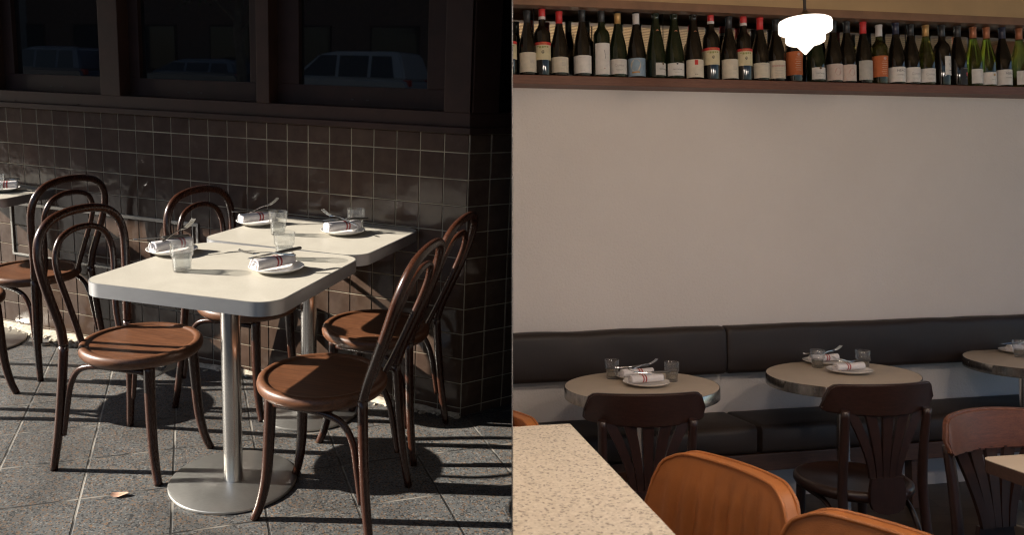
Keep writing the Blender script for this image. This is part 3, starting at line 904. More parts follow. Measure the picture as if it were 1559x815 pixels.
def rot3(yaw, pitch=0, roll=0): return Matrix.Rotation(R_(yaw), 4, 'Z') @ Matrix.Rotation(R_(-pitch), 4, 'Y') @ Matrix.Rotation(R_(roll), 4, 'X')
G = {'plate': 'white plates on the terrace tables', 'napkin': 'red striped napkin rolls on the terrace tables', 'fork': 'forks on the terrace napkins', 'knife': 'knives on the terrace napkins'}
def setting(frame, p, z, names, pr, nyaw, fork, knife, L=0.155, r=0.021, stripe=0.02, noff=(0, 0), fs=1.0, grp=G):
    make_plate(at(frame, p[0], p[1], z), names[0], pr, grp['plate'])
    nz = z + 0.0085 + r * 0.85 + 0.004
    make_napkin(at(frame, p[0] + noff[0], p[1] + noff[1], nz) @ rot3(nyaw), names[1], L, r, stripe, grp['napkin'])
    top = nz + r * 0.85 + 0.003
    fx, fy, fz, fa, fp = fork
    make_fork(frame @ Matrix.Translation((p[0] + fx, p[1] + fy, top + fz)) @ rot3(fa, fp, 0), names[2], fs, grp['fork'])
    kx, ky, kz, ka, kp = knife
    make_knife(frame @ Matrix.Translation((p[0] + kx, p[1] + ky, top + kz)) @ rot3(ka, kp, 0), names[3], fs, grp['knife'])
def nm(where): return ('white plate ' + where, 'white napkin roll with red stripes ' + where.replace('on the', 'on the plate of the', 1), 'fork lying on the napkin ' + where.replace('on the', 'of the', 1), 'knife lying on the napkin ' + where.replace('on the', 'of the', 1))
p1 = zL((262, 386), TZ); setting(TERR, p1, TZ, ('white plate partly hidden behind the water-filled tumbler on the front table', 'striped napkin roll behind the water-filled tumbler on the front table', 'fork with tines raised above the water-filled tumbler on the front table', 'dark-handled knife left of the water-filled tumbler on the front table'), 0.081, 76, (0.004, 0.014, 0.012, 82, 20), (-0.020, -0.016, 0.003, 245, 3), L=0.14, stripe=0.03, fs=0.92)
p2 = zL((392, 342), TZ); setting(TERR, p2, TZ, ('white plate on the back table nearest the steel panel frame', 'striped napkin roll on the back table, left of its water tumbler', 'fork with tines raised against the dark tiles at the back table', 'knife across the napkin roll left of the back table tumbler'), 0.082, 66, (0.004, 0.014, 0.010, 66, 18), (-0.006, -0.004, 0.003, 240, 3), L=0.145, stripe=0.008, fs=0.92)
p3 = zL((522, 356), TZ); setting(TERR, p3, TZ, ('white plate at the right side of the back table', 'striped napkin roll on the right-hand plate of the back table', 'fork on the right-hand napkin of the back table, tines to the left', 'dark-handled knife pointing at the tumbler nearest the tiled wall'), 0.084, 62, (-0.010, -0.004, 0.006, 175, 12), (0.010, 0.012, 0.004, 235, 2), L=0.145, stripe=0.012, fs=0.92)
p4 = zL((421, 413), TZ); setting(TERR, p4, TZ, ('white plate by the right edge of the front table', 'striped napkin roll by the right edge of the front table', 'fork hanging over the plate rim by the right edge of the front table', 'dark-handled knife on the napkin by the right edge of the front table'), 0.083, 72, (-0.016, -0.020, 0.004, 208, 2), (-0.004, 0.006, 0.004, 246, -3), L=0.14, stripe=0.008, noff=(-0.006, -0.006), fs=0.92)
p5 = zL((2, 291), TZ); setting(TERR, p5, TZ, ('white plate cut by the left picture edge', 'napkin roll on the plate cut by the left picture edge', 'fork on the plate cut by the left picture edge', 'knife on the plate cut by the left picture edge'), 0.082, 45, (-0.02, 0.005, 0.005, 220, 4), (-0.01, 0.012, 0.004, 224, 1), L=0.14, fs=0.8)

# --- across the street (seen only mirrored in the window panes; the tall block unseen)
def make_car(M4, label, paint, L=4.5, W=1.8, H=1.68, wagon=True):
    t = empty('parked_car', M4, label, 'car', 'cars parked across the street')
    b0 = [(-L / 2, 0.35), (-L / 2 + 0.03, 0.85), (-L / 2 + 0.15, 0.98), (L * 0.18, 0.98), (L * 0.42, 0.86), (L / 2 - 0.03, 0.68), (L / 2, 0.4), (L / 2 - 0.1, 0.25), (-L / 2 + 0.1, 0.25)]
    def loft(prof, halfw, inset, bv):
        bm = bm_new()
        a = [bm.verts.new((x, -halfw(z) , z)) for x, z in prof]; c = [bm.verts.new((x, halfw(z), z)) for x, z in prof]
        n = len(prof)
        bm.faces.new(a); bm.faces.new(c[::-1])
        for i in range(n): bm.faces.new((a[i], c[i], c[(i + 1) % n], a[(i + 1) % n]))
        bmesh.ops.recalc_face_normals(bm, faces=bm.faces[:])
        bmesh.ops.bevel(bm, geom=bm.edges[:], offset=bv, segments=3, affect='EDGES')
        return bm
    obj('body', loft(b0, lambda z: W / 2, 0, 0.06), paint, t, smooth_angle=40)
    cab = [(-L / 2 + 0.12, 0.97), (-L / 2 + 0.36, H - 0.06), (-L / 2 + 0.6, H), (L * 0.02, H - 0.02), (L * 0.13, H - 0.12), (L * 0.31, 0.93)]
    hw = lambda z: W / 2 - 0.04 - 0.16 * max(0, (z - 0.95) / (H - 0.95))
    obj('roof', loft(cab, hw, 0, 0.05), paint, t, smooth_angle=40)
    for s in (-1, 1):
        for (x0, x1, x2, x3) in ((L * -0.40, L * -0.24, L * -0.24, L * -0.37), (L * -0.22, L * -0.02, L * -0.02, L * -0.22), (L * 0.0, L * 0.255, L * 0.115, L * 0.0)):
            bm = bm_new()
            zb, zt = 1.02, H - 0.13
            q = [(x0, zb), (x1, zb), (x2, zt), (x3, zt)]
            vs = [bm.verts.new((x, s * (hw(z) + 0.004), z)) for x, z in q]; vs2 = [bm.verts.new((x, s * (hw(z) - 0.02), z)) for x, z in q]
            bm.faces.new(vs); bm.faces.new(vs2[::-1])
            for i in range(4): bm.faces.new((vs[i], vs[(i + 1) % 4], vs2[(i + 1) % 4], vs2[i]))
            obj('window', bm, M['carglass'], t)
        bm = bm_new(); add_box(bm, (-L / 2 - 0.004, s * (W / 2 - 0.22) - 0.14, 0.80), (-L / 2 + 0.28, s * (W / 2 - 0.12) + 0.124, 0.98), 0.02); obj('tail_light', bm, M['tail'], t)
        for x in (-L * 0.29, L * 0.31):
            mw = Matrix.Translation((x, s * (W / 2 - 0.09), 0.335)) @ Matrix.Rotation(PI / 2, 4, 'X')
            bm = bm_new(); add_lathe(bm, [(0.2, -0.1), (0.31, -0.1), (0.335, -0.07), (0.335, 0.07), (0.31, 0.1), (0.2, 0.1)], 28); w = obj('wheel', bm, M['rubber'], t, mw)
            bm = bm_new(); add_lathe(bm, [(0.0, -0.09), (0.2, -0.101), (0.2, 0.101), (0.0, 0.09)], 20); obj('rim', bm, M['cutlery'], w)
    return t
def mirror_at(px_x, y):     # where a reflection seen at wall x lands across the street
    d = (px_x - CL[0]) / (-CL[1]); return px_x - d * y * -1 * -1
def mx(wx, y): return wx + (wx - CL[0]) * (-y) / (-CL[1])
make_car(at(TERR, mx(-0.40, -17.8) - 0.95, -17.8, 0.26, PI), 'silver wagon across the street, mirrored in the right window pane', M['silver'], 4.7, 1.85, 1.75)
make_car(at(TERR, mx(-2.05, -17.8) - 0.6, -17.8, 0.26, PI), 'dark blue wagon across the street, mirrored in the left window pane', M['navycar'], 4.6, 1.82, 1.72)
make_car(at(TERR, mx(-1.27, -18.0), -18.0, 0.27, PI), 'low grey car across the street, mirrored in the middle window pane', M['greycar'], 4.3, 1.75, 1.42)

def block(name, M4, label, w, d, h, wallm, wins, cat='building'):
    t = empty(name, M4, label, cat)
    bm = bm_new(); add_box(bm, (-w / 2, -d / 2, 0), (w / 2, d / 2, h)); obj('wall', bm, wallm, t)
    bm = bm_new(); add_box(bm, (-w / 2 - 0.15, -d / 2 - 0.15, h + 0.002), (w / 2 + 0.15, d / 2 + 0.15, h + 0.35)); obj('roof_parapet', bm, M['kerb'], t)
    for (x0, x1, z0, z1) in wins:
        bm = bm_new(); add_box(bm, (x0 - 0.08, d / 2 - 0.06, z0 - 0.08), (x1 + 0.08, d / 2 + 0.05, z1 + 0.08)); wf = obj('window', bm, M['framedark'], t)
        bm = bm_new(); add_box(bm, (x0, d / 2 + 0.0, z0), (x1, d / 2 + 0.056, z1)); obj('pane', bm, M['carglass'], wf)
    return t
wins = [(-18 + 3.6 * i, -16.2 + 3.6 * i, 0.9, 2.6) for i in range(10)]
block('shop_building', at(TERR, -20, -26.5, 0.44), 'low dark brick shop row across the street, mirrored in the window panes', 44, 7, 4.6, M['brick'], wins)
wins = [(-1.4 + 1.6 * i - 0.5, -1.4 + 1.6 * i + 0.5, 1.2 + 3 * k, 2.8 + 3 * k) for i in range(3) for k in range(6)]
block('sun_block_building', at(TERR, -33, -21.1, -0.2, 0), 'tall grey block down the street, unseen, added to shade the dining room', 6, 11.2, 22.2, M['render_'], wins)  # out of view; put here to keep direct sun out of the dining room

# street tree, mirrored in the middle pane
tr = empty('street_tree', at(TERR, mx(-1.06, -16.6), -16.6, 0.22), 'leafy street tree across the road, mirrored in the middle window pane', 'tree')
bm = bm_new()
add_tube(bm, [(0, 0, 0), (0.05, 0.02, 1.2), (-0.05, 0.05, 2.4), (0.1, 0, 3.6), (0.15, 0, 4.6)], [0.19, 0.15, 0.13, 0.09, 0.04], 5, 10)
rg = random.Random(5)
tips = []
for k in range(9):
    a = k * 2.4; z0 = 2.2 + 0.22 * k
    tip = (1.3 * math.cos(a), 1.3 * math.sin(a), z0 + 1.2)
    add_tube(bm, [(0.02, 0.02, z0), (0.6 * math.cos(a), 0.6 * math.sin(a), z0 + 0.6), tip], [0.06, 0.04, 0.015], 4, 7); tips.append(tip)
obj('trunk', bm, M['bark'], tr)
bm = bm_new()
for k in range(2600):
    tx, ty, tz = tips[rg.randrange(len(tips))]
    p = Vector((tx + rg.gauss(0, 0.42), ty + rg.gauss(0, 0.42), tz + rg.gauss(0, 0.36)))
    q = Matrix.Rotation(rg.uniform(0, 6.3), 3, 'Z') @ Matrix.Rotation(rg.uniform(0, 3.1), 3, 'X')
    bm.faces.new([bm.verts.new(p + q @ Vector(c_)) for c_ in ((-0.05, 0, 0), (0, -0.03, 0), (0.06, 0, 0), (0, 0.03, 0))])
obj('crown', bm, M['leaf'], tr)

# ================================================================== PARTITION
def camP(x, y, z): return Vector(CL + np.array([x, y, z]) @ RL)
bm = bm_new()
za, zb = 1.15, 5.2
def wx(side, z): return (780 + side * 0.8 - PX) / FPX * z
ring = []
for z in (za, zb):
    for s in (-1, 1):
        for y in (-1, 1):
            ring.append(bm.verts.new(camP(wx(s, z), y * (2.6 if z == za else 2.6), z)))
# order: za(-,up) za(-,dn) za(+,up) za(+,dn) zb(-,up) zb(-,dn) zb(+,up) zb(+,dn)
for idx, mi in (((0, 1, 5, 4), 0), ((2, 6, 7, 3), 1), ((0, 2, 3, 1), 0), ((4, 5, 7, 6), 0), ((0, 4, 6, 2), 0), ((1, 3, 7, 5), 0)):
    f = bm.faces.new([ring[i] for i in idx]); f.material_index = mi
tag(obj('partition_screen', bm, [M['screen'], M['plaster']]), 'thin partition seen edge-on between the sunny terrace and the dining room', 'wall')

# ================================================================== DINING ROOM
YW = 3.667
def robj(name, bm, mats, label=None, cat=None, group=None, kind=None, **k):
    o = obj(name, bm, mats, **k); o.matrix_world = ROOM
    return tag(o, label, cat, group, kind)
X0, X1, YB, ZC = -0.2, 6.0, -4.5, 2.98
bm = bm_new(); add_box(bm, (X0, YB, -0.08), (X1, YW + 0.3, 0.0)); cut(bm, ROOM, 1)
robj('floor', bm, M['timber'], kind='structure')
bm = bm_new(); add_box(bm, (-0.9, YB, ZC), (X1, YW + 0.4, ZC + 0.15))
robj('ceiling', bm, M['cane'], kind='structure')
SH = 2.063
bm = bm_new(); add_box(bm, (X0, YW, 0.0), (X1, YW + 0.14, SH)); cut(bm, ROOM, 1)
robj('plaster_wall', bm, M['plaster'], 'large rough off-white plaster wall above the dark banquette', 'wall')
# side wall with the big window opening, outside the picture on the right
sw = empty('window_wall', ROOM, 'side wall of the dining room with tall daylight windows, right of the picture', 'wall')
bm = bm_new(); add_box(bm, (X1, YB, 0), (X1 + 0.2, YW + 0.3, 0.35)); obj('wall', bm, M['plaster'], sw)
bm = bm_new(); add_box(bm, (X1, YB, 2.85), (X1 + 0.2, YW + 0.3, ZC)); obj('lintel', bm, M['trim'], sw)
for y in (-4.4, -1.9, 0.6, 3.1):
    bm = bm_new(); add_box(bm, (X1 + 0.05, y - 0.04, 0.351), (X1 + 0.13, y + 0.04, 2.849)); obj('mullion', bm, M['frame'], sw)
rw = empty('shopfront_wall', ROOM, 'shopfront wall with a wide street window, behind the lens', 'wall')
bm = bm_new(); add_box(bm, (-3.5, YB - 0.2, 0.0), (X1, YB, 0.45)); obj('wall', bm, M['plaster'], rw)
bm = bm_new(); add_box(bm, (-3.5, YB - 0.2, 2.8), (X1, YB, ZC)); obj('lintel', bm, M['trim'], rw)
for x in (-3.4, -1.1, 1.2, 3.5, 5.8):
    bm = bm_new(); add_box(bm, (x - 0.04, YB - 0.14, 0.451), (x + 0.04, YB - 0.06, 2.799)); obj('mullion', bm, M['frame'], rw)
# bottle shelf niche with mirror back
sh = empty('bottle_shelf', ROOM, 'long wooden shelf niche full of wine bottles high on the plaster wall', 'shelf')
YF = 3.557
bm = bm_new(); add_box(bm, (X0, YF, SH + 0.0005), (X1, YW + 0.2, 2.106), 0.002); cut(bm, ROOM, 1); obj('shelf_board', bm, M['shelfwood'], sh)
bm = bm_new(); add_box(bm, (X0, 3.722, 2.1065), (X1, 3.732, 2.52)); cut(bm, ROOM, 1); obj('mirror', bm, M['mirror'], sh)
bm = bm_new()
for x in (1.07, 1.75, 2.3, 3.15, 4.0): add_box(bm, (x - 0.0015, 3.7205, 2.107), (x + 0.0015, 3.7225, 2.50))
obj('mirror_joint', bm, M['blackmetal'], sh)
bm = bm_new(); add_box(bm, (X0, YW - 0.05, 2.468), (X1, 3.7215, 2.52)); cut(bm, ROOM, 1); obj('niche_top', bm, M['trim'], sh)
bh = empty('bulkhead', ROOM, 'tan painted bulkhead with brown trim above the bottle shelf', 'bulkhead')
bm = bm_new(); add_box(bm, (X0, YF + 0.006, 2.478), (X1, YW - 0.051, ZC - 0.001)); cut(bm, ROOM, 1); obj('panel', bm, M['bulkhead'], bh)
bm = bm_new(); add_box(bm, (X0, YF, 2.437), (X1, YW - 0.05, 2.4775), 0.003); cut(bm, ROOM, 1); obj('trim', bm, M['trim'], bh)

# --- banquette
bq = empty('banquette', ROOM, 'long dark leather banquette along the plaster wall', 'bench')
def cushion(lo, hi, name):
    """upholstered pad: a puffed rounded section lofted along x, with soft sags and pinched ends"""
    x0, y0, z0 = lo; x1, y1, z1 = hi
    w, h = y1 - y0, z1 - z0
    base = rrect(w, h, min(0.028, w * 0.3), 5)
    sec = []
    for i in range(len(base)):                 # resample long sides
        p, q = Vector(base[i]), Vector(base[(i + 1) % len(base)])
        n = max(1, int((q - p).length / 0.03))
        for k in range(n): sec.append(p.lerp(q, k / n))
    n = max(6, int((x1 - x0) / 0.035))
    xs_ = [x0 + (x1 - x0) * i / n for i in range(n + 1)]
    xs_ = [x0, x0 + 0.004, x0 + 0.012] + [x for x in xs_ if x0 + 0.02 < x < x1 - 0.02] + [x1 - 0.012, x1 - 0.004, x1]
    bm = bm_new(); prev = None; first = None
    for x in xs_:
        e = min(x - x0, x1 - x)
        k = 1 - 0.016 / h * (1 - min(1, e / 0.014)) ** 2 * 2
        row = []
        for p in sec:
            u, v_ = p.x / (w / 2), p.y / (h / 2)
            puff = 0.007 * (1 - v_ * v_) * (1 if u < 0 else 0) * min(1, e / 0.12)
            nz_ = 0.0042 * noise.noise(Vector((x * 4.5, p.x * 9 + z0 * 7, p.y * 9))) + 0.0016 * noise.noise(Vector((x * 17, p.x * 20, p.y * 14 + 5)))
            top = 0.004 * (1 - u * u) * (1 if v_ > 0.6 else 0)
            row.append(bm.verts.new((x, (y0 + y1) / 2 + p.x * k - puff - (nz_ if u < 0.9 else 0), (z0 + z1) / 2 + p.y * k + top + (nz_ if v_ > 0.5 else 0))))
        if prev:
            for i in range(len(sec)): bm.faces.new((prev[i], prev[(i + 1) % len(sec)], row[(i + 1) % len(sec)], row[i]))
        else: first = row
        prev = row
    bm.faces.new(first[::-1]); bm.faces.new(prev)
    bmesh.ops.recalc_face_normals(bm, faces=bm.faces[:])
    cut(bm, ROOM, 1)
    return obj(name, bm, M['blackleather'], bq, smooth_angle=60)
BX = yR((1108, 530), 3.575)[0]
for a, b2 in ((X0, BX - 0.002), (BX + 0.002, X1 - 0.1)):
    cushion((a, 3.575, 0.650), (b2, YW - 0.001, 0.882), 'back_cushion')
SF = 3.34
SX = yR((1157, 665), SF)[0]
for a, b2 in ((X0, SX - 0.002), (SX + 0.002, X1 - 0.1)):
    cushion((a, SF, 0.322), (b2, YW - 0.002, 0.452), 'seat_cushion')
bm = bm_new(); add_box(bm, (X0, SF + 0.004, 0.243), (X1 - 0.1, YW - 0.003, 0.3215), 0.003); cut(bm, ROOM, 1); obj('rail', bm, M['walnut'], bq)
LX = zR((1420, 783), 0)[0]
for x in (LX - 1.9, LX - 0.02, LX + 1.6):
    bm = bm_new(); add_box(bm, (x - 0.022, SF + 0.03, 0.0), (x + 0.022, SF + 0.08, 0.2425), 0.003); obj('leg', bm, M['walnut'], bq)

# --- round tables
TR = 0.714
def round_table(x, y, r, label, base=None, rb=0.20, k=1.0, ang=30):
    t = empty('round_table', at(ROOM, x, y), label, 'table', 'round tables along the banquette')
    def oval(bm):
        S_ = Matrix.Rotation(R_(ang), 4, 'Z') @ Matrix.Diagonal((k, 1 / k, 1, 1)) @ Matrix.Rotation(-R_(ang), 4, 'Z')
        bmesh.ops.transform(bm, matrix=S_, verts=bm.verts[:])
    bm = bm_new(); add_lathe(bm, [(0.0, TR - 0.045), (r - 0.002, TR - 0.045), (r - 0.002, TR), (0.0, TR)], 96, smooth=False); oval(bm); obj('tabletop', bm, M['laminate_in'], t)
    bm = bm_new(); add_lathe(bm, [(r - 0.002, TR - 0.046), (r, TR - 0.045), (r, TR - 0.0015), (r - 0.0015, TR + 0.0004), (r - 0.003, TR + 0.0004)], 96); oval(bm); obj('edge_band', bm, M['bandsteel'], t, smooth_angle=40)
    bx, by = base or (0, 0)
    bm = bm_new(); add_lathe(bm, [(0.028, 0.01), (0.028, TR - 0.046)], 32, (bx, by, 0)); obj('post', bm, M['steel'], t)
    bm = bm_new(); add_lathe(bm, [(0.0, 0.0), (rb, 0.0), (rb, 0.008), (0.0, 0.013)], 64, (bx, by, 0)); obj('base', bm, M['steelbase'], t, smooth_angle=40)
M['bandsteel'] = brushed('table_band_steel', (0.55, 0.52, 0.48), 0.22, (6, 6, 2), streak=0.45)
T1 = (1.350, 3.135); T2 = (2.318, 3.165); T3 = (3.47, 3.28)
round_table(*T1, 0.324, 'round steel-edged table nearest the stone counter, two places laid', k=1.06)
round_table(*T2, 0.332, 'round steel-edged table left of the rightmost banquette table, chair with visible round seat before it', k=1.08)
round_table(*T3, 0.332, 'round steel-edged table cut by the right picture edge at the banquette', (-0.17, -0.10), k=1.09)

G2 = {'plate': 'white plates on the round tables', 'napkin': 'red striped napkin rolls on the round tables', 'fork': 'forks on the dining room napkins', 'knife': 'knives on the dining room napkins'}
GT2 = 'tumblers on the round tables'
def rset(cx, cy, where, fx=1.0):
    # rear place then front place, and two tumblers
    return
def pz(px): return zR(px, TR)
for px, lab in (((932, 577), 'left tumbler on the round table nearest the counter'), ((1023, 581), 'right tumbler on the round table nearest the counter'), ((1245, 560), 'left tumbler on the middle round table'), ((1314, 561), 'right tumbler on the middle round table'), ((1553, 544), 'tumbler at the right picture edge')):
    q = pz(px); make_tumbler(at(ROOM, q[0], q[1], TR), lab, 0.93, 0.034, GT2)
def rs(px, names, nyaw=5, far=True, r=0.098):
    q = pz(px)
    if far: fk, kf = (0.026, 0.0, 0.006, 8, 13), (-0.02, 0.012, 0.004, 183, 0)
    else: fk, kf = (-0.02, 0.0, 0.004, 190, 14), (0.03, 0.004, 0.005, 178, 1)
    setting(ROOM, q, TR, names, r, nyaw, fk, kf, L=0.15, r=0.019, stripe=-0.015 if not far else 0.01, grp=G2, fs=0.84)
rs((970, 577), ('far white plate on the round table nearest the counter', 'striped napkin on the far plate nearest the counter', 'fork with raised tines on the far plate nearest the counter', 'knife on the far plate nearest the counter'), 6, True)
rs((984, 587), ('near white plate on the round table nearest the counter', 'striped napkin on the near plate nearest the counter', 'fork on the near plate nearest the counter', 'knife on the near plate nearest the counter'), 6, False)
rs((1255, 554), ('far white plate on the middle round table', 'striped napkin on the far plate of the middle round table', 'fork with raised tines on the far plate of the middle round table', 'knife on the far plate of the middle round table'), 6, True)
rs((1293, 568), ('near white plate on the middle round table', 'striped napkin on the near plate of the middle round table', 'fork on the near plate of the middle round table', 'knife on the near plate of the middle round table'), 6, False)
rs((1554, 538), ('white plate on the table cut by the right picture edge', 'striped napkin on the table cut by the right picture edge', 'fork on the table cut by the right picture edge', 'knife on the table cut by the right picture edge'), 4, True)

# --- square table at the lower right
T4H = 0.735
q = zR((1491, 698), T4H)
TW, TD = 0.60, 0.60
t4 = empty('square_table', at(ROOM, q[0] + TW / 2, q[1] - TD / 2, 0, R_(-1)), 'beige square table with dark edge in the lower right corner', 'table')
bm = bm_new(); add_prism(bm, rrect(TW, TD, 0.03, 6), T4H - 0.002, T4H); obj('tabletop', bm, M['laminate_in'], t4)
bm = bm_new(); add_prism(bm, rrect(TW, TD, 0.03, 6), T4H - 0.036, T4H - 0.0022); obj('edge_band', bm, M['walnut'], t4)
bm = bm_new(); add_lathe(bm, [(0.028, 0.01), (0.028, T4H - 0.036)], 32); obj('post', bm, M['steel'], t4)
bm = bm_new(); add_lathe(bm, [(0.0, 0.0), (0.2, 0.0), (0.2, 0.008), (0.0, 0.013)], 64); obj('base', bm, M['steelbase'], t4, smooth_angle=40)

# --- slat-back chairs (face +x locally)
def make_slat_chair(M4, label):
    t = empty('slat_back_chair', M4, label, 'chair', 'dark slat-back chairs in the dining room')
    bm = bm_new()
    add_lathe(bm, [(0.0, 0.398), (0.17, 0.398), (0.196, 0.402), (0.205, 0.416), (0.203, 0.432), (0.192, 0.440), (0.180, 0.4395), (0.174, 0.434), (0.0, 0.432)], 56)
    obj('seat', bm, M['darkbent'], t)
    for s in (-1, 1):
        bm = bm_new(); add_tube(bm, [(0.135, s * 0.125, 0.40), (0.143, s * 0.132, 0.2), (0.168, s * 0.15, 0.0)], [0.018, 0.0165, 0.013], 6, 12); obj('leg', bm, M['darkbent'], t)
        bm = bm_new(); add_tube(bm, [(-0.245, s * 0.178, 0.0), (-0.200, s * 0.160, 0.22), (-0.178, s * 0.152, 0.44), (-0.190, s * 0.150, 0.60), (-0.207, s * 0.153, 0.735)], [0.0135, 0.0155, 0.0162, 0.0155, 0.0145], 6, 12); obj('leg', bm, M['darkbent'], t)
        bm = bm_new(); add_tube(bm, [(0.125, s * 0.128, 0.372), (0.03, s * 0.150, 0.382), (-0.08, s * 0.152, 0.372), (-0.145, s * 0.153, 0.30), (-0.182, s * 0.158, 0.17)], 0.0095, 6, 10); obj('brace', bm, M['darkbent'], t)
    # curved top rail
    bm = bm_new()
    NU, NV = 28, 6
    HWid = 0.208
    def rail(u, v, th):
        y = u * HWid
        x = -0.222 + 0.075 * u * u - 0.022 * (v - 0.3) + th
        au = abs(u)
        top = 0.822 + 0.006 * (1 - u * u)
        if au > 0.80: top -= 0.058 * (1 - math.sqrt(max(0, 1 - ((au - 0.80) / 0.20) ** 2)))
        bot = 0.722 - 0.010 * (1 - u * u) + (0.012 * max(0, (au - 0.9) / 0.1) ** 2)
        return Vector((x, y, bot + (top - bot) * v))
    F = [[bm.verts.new(rail(-1 + 2 * i / NU, j / NV, 0.011)) for j in range(NV + 1)] for i in range(NU + 1)]
    B = [[bm.verts.new(rail(-1 + 2 * i / NU, j / NV, -0.011)) for j in range(NV + 1)] for i in range(NU + 1)]
    for i in range(NU):
        for j in range(NV):
            bm.faces.new((F[i][j], F[i + 1][j], F[i + 1][j + 1], F[i][j + 1])); bm.faces.new((B[i][j + 1], B[i + 1][j + 1], B[i + 1][j], B[i][j]))
        bm.faces.new((F[i][NV], F[i + 1][NV], B[i + 1][NV], B[i][NV])); bm.faces.new((B[i][0], B[i + 1][0], F[i + 1][0], F[i][0]))
    for j in range(NV):
        bm.faces.new((F[0][j], F[0][j + 1], B[0][j + 1], B[0][j])); bm.faces.new((F[NU][j + 1], F[NU][j], B[NU][j], B[NU][j + 1]))
    bmesh.ops.recalc_face_normals(bm, faces=bm.faces[:])
    es = [e for e in bm.edges if len(e.link_faces) == 2 and e.calc_face_angle(0) > 1.0]
    bmesh.ops.bevel(bm, geom=es, offset=0.005, segments=3, affect='EDGES')
    obj('top_rail', bm, M['darkrail'], t, smooth_angle=40)
    # fanned slats
    for k in range(5):
        u = (k - 2) / 2
        bm = bm_new(); rg_ = []
        for i in range(9):
            f_ = i / 8
            z = 0.722 - 0.232 * f_
            yc = u * (0.078 * (1 - f_) ** 1.5 + 0.047)
            w = 0.0190 * (1 - f_) + 0.0100 * f_ + 0.0006
            x = -0.212 + 0.02 * f_ + 0.05 * (yc / 0.208) ** 2
            rg_.append([bm.verts.new(p_) for p_ in ((x - 0.006, yc - w, z), (x - 0.006, yc + w, z), (x + 0.006, yc + w, z), (x + 0.006, yc - w, z))])
        for a, b2 in zip(rg_[:-1], rg_[1:]):
            for q_ in range(4): bm.faces.new((a[q_], a[(q_ + 1) % 4], b2[(q_ + 1) % 4], b2[q_]))
        bm.faces.new(rg_[0][::-1]); bm.faces.new(rg_[-1])
        obj('slat', bm, M['darkbent'], t)
    bm = bm_new()
    oc = [(-0.0585, 0.494), (0.0585, 0.494), (0.066, 0.45), (0.066, 0.41), (0.056, 0.385), (0.036, 0.372), (0.0, 0.366), (-0.036, 0.372), (-0.056, 0.385), (-0.066, 0.41), (-0.066, 0.45)]
    a = [bm.verts.new((-0.208 + 0.06 * (0.492 - z) * 0, y, z)) for y, z in oc]; c = [bm.verts.new((-0.194, y, z)) for y, z in oc]
    bm.faces.new(a); bm.faces.new(c[::-1])
    for i in range(len(oc)): bm.faces.new((a[i], c[i], c[(i + 1) % len(oc)], a[(i + 1) % len(oc)]))
    obj('splat_shield', bm, M['darkbent'], t)
    return t
def chair_from_back(px, zt, facing, back=-0.222):
    p_ = zR(px, zt); a = R_(facing)
    return at(ROOM, p_[0] - back * math.cos(a), p_[1] - back * math.sin(a), 0, a)
sA = make_slat_chair(chair_from_back((987, 599), 0.828, 80), 'dark slat-back chair at the round table nearest the counter, seen from behind')
sB = copy_tree(sA, chair_from_back((1353, 584), 0.828, 86)); sB['label'] = 'dark slat-back chair with its round seat showing, at the middle round table'
q3 = zR((1440, 640), 0.822)
sC = copy_tree(sA, at(ROOM, q3[0] + 0.205, q3[1] - 0.155, 0.0, R_(-88))); sC['label'] = 'reddish dark chair facing the lens, tucked under the lower right square table'
for ch in kids(sC):
    if ch.name.startswith('top_rail'):
        ch.data = ch.data.copy(); ch.data.materials[0] = M['redrail']
bm = bm_new(); pv = None
for i in range(13):
    t_ = i / 12
    p_ = Vector((0.10 - 0.01 * t_, 0.14 - 0.26 * t_, 0.395 - 0.045 * math.sin(PI * t_)))
    row = [bm.verts.new(p_ + Vector((-0.05 + 0.03 * w, 0.004 * math.sin(i * 2 + w), 0.004 * math.sin(i * 1.3 + 2 * w)))) for w in range(4)]
    if pv:
        for q_ in range(3): bm.faces.new((pv[q_], row[q_], row[q_ + 1], pv[q_ + 1])).smooth = True
    pv = row
obj('plastic_wrap', bm, M['wrap'], sB)

# --- stone counter
cz = 0.90
ca = zR((868, 645), cz); cb = zR((1030, 815), cz); cl = zR((780, 650), cz)
dv = (cb - ca) / np.linalg.norm(cb - ca); cend = ca + dv * 1.7
ct = empty('stone_counter', ROOM, 'speckled cream stone counter in the near foreground', 'counter')
bx_ = ca + (cl - ca) * 3.5
poly = [(ca[0], ca[1]), (cend[0], cend[1]), (cend[0] - 0.9, cend[1] + 0.05), (bx_[0], bx_[1])]
bm = bm_new(); add_prism(bm, poly[::-1], cz - 0.035, cz, 0.003); cut(bm, ROOM, 1); obj('counter_top', bm, M['stone'], ct)
ins = 0.22
poly2 = [(ca[0] - ins, ca[1] - 0.12), (cend[0] - ins, cend[1] + 0.05), (cend[0] - 0.85, cend[1] + 0.08), (bx_[0], bx_[1] - 0.12)]
bm = bm_new(); add_prism(bm, poly2[::-1], 0.0, cz - 0.036); cut(bm, ROOM, 1); obj('counter_base', bm, M['walnut'], ct)

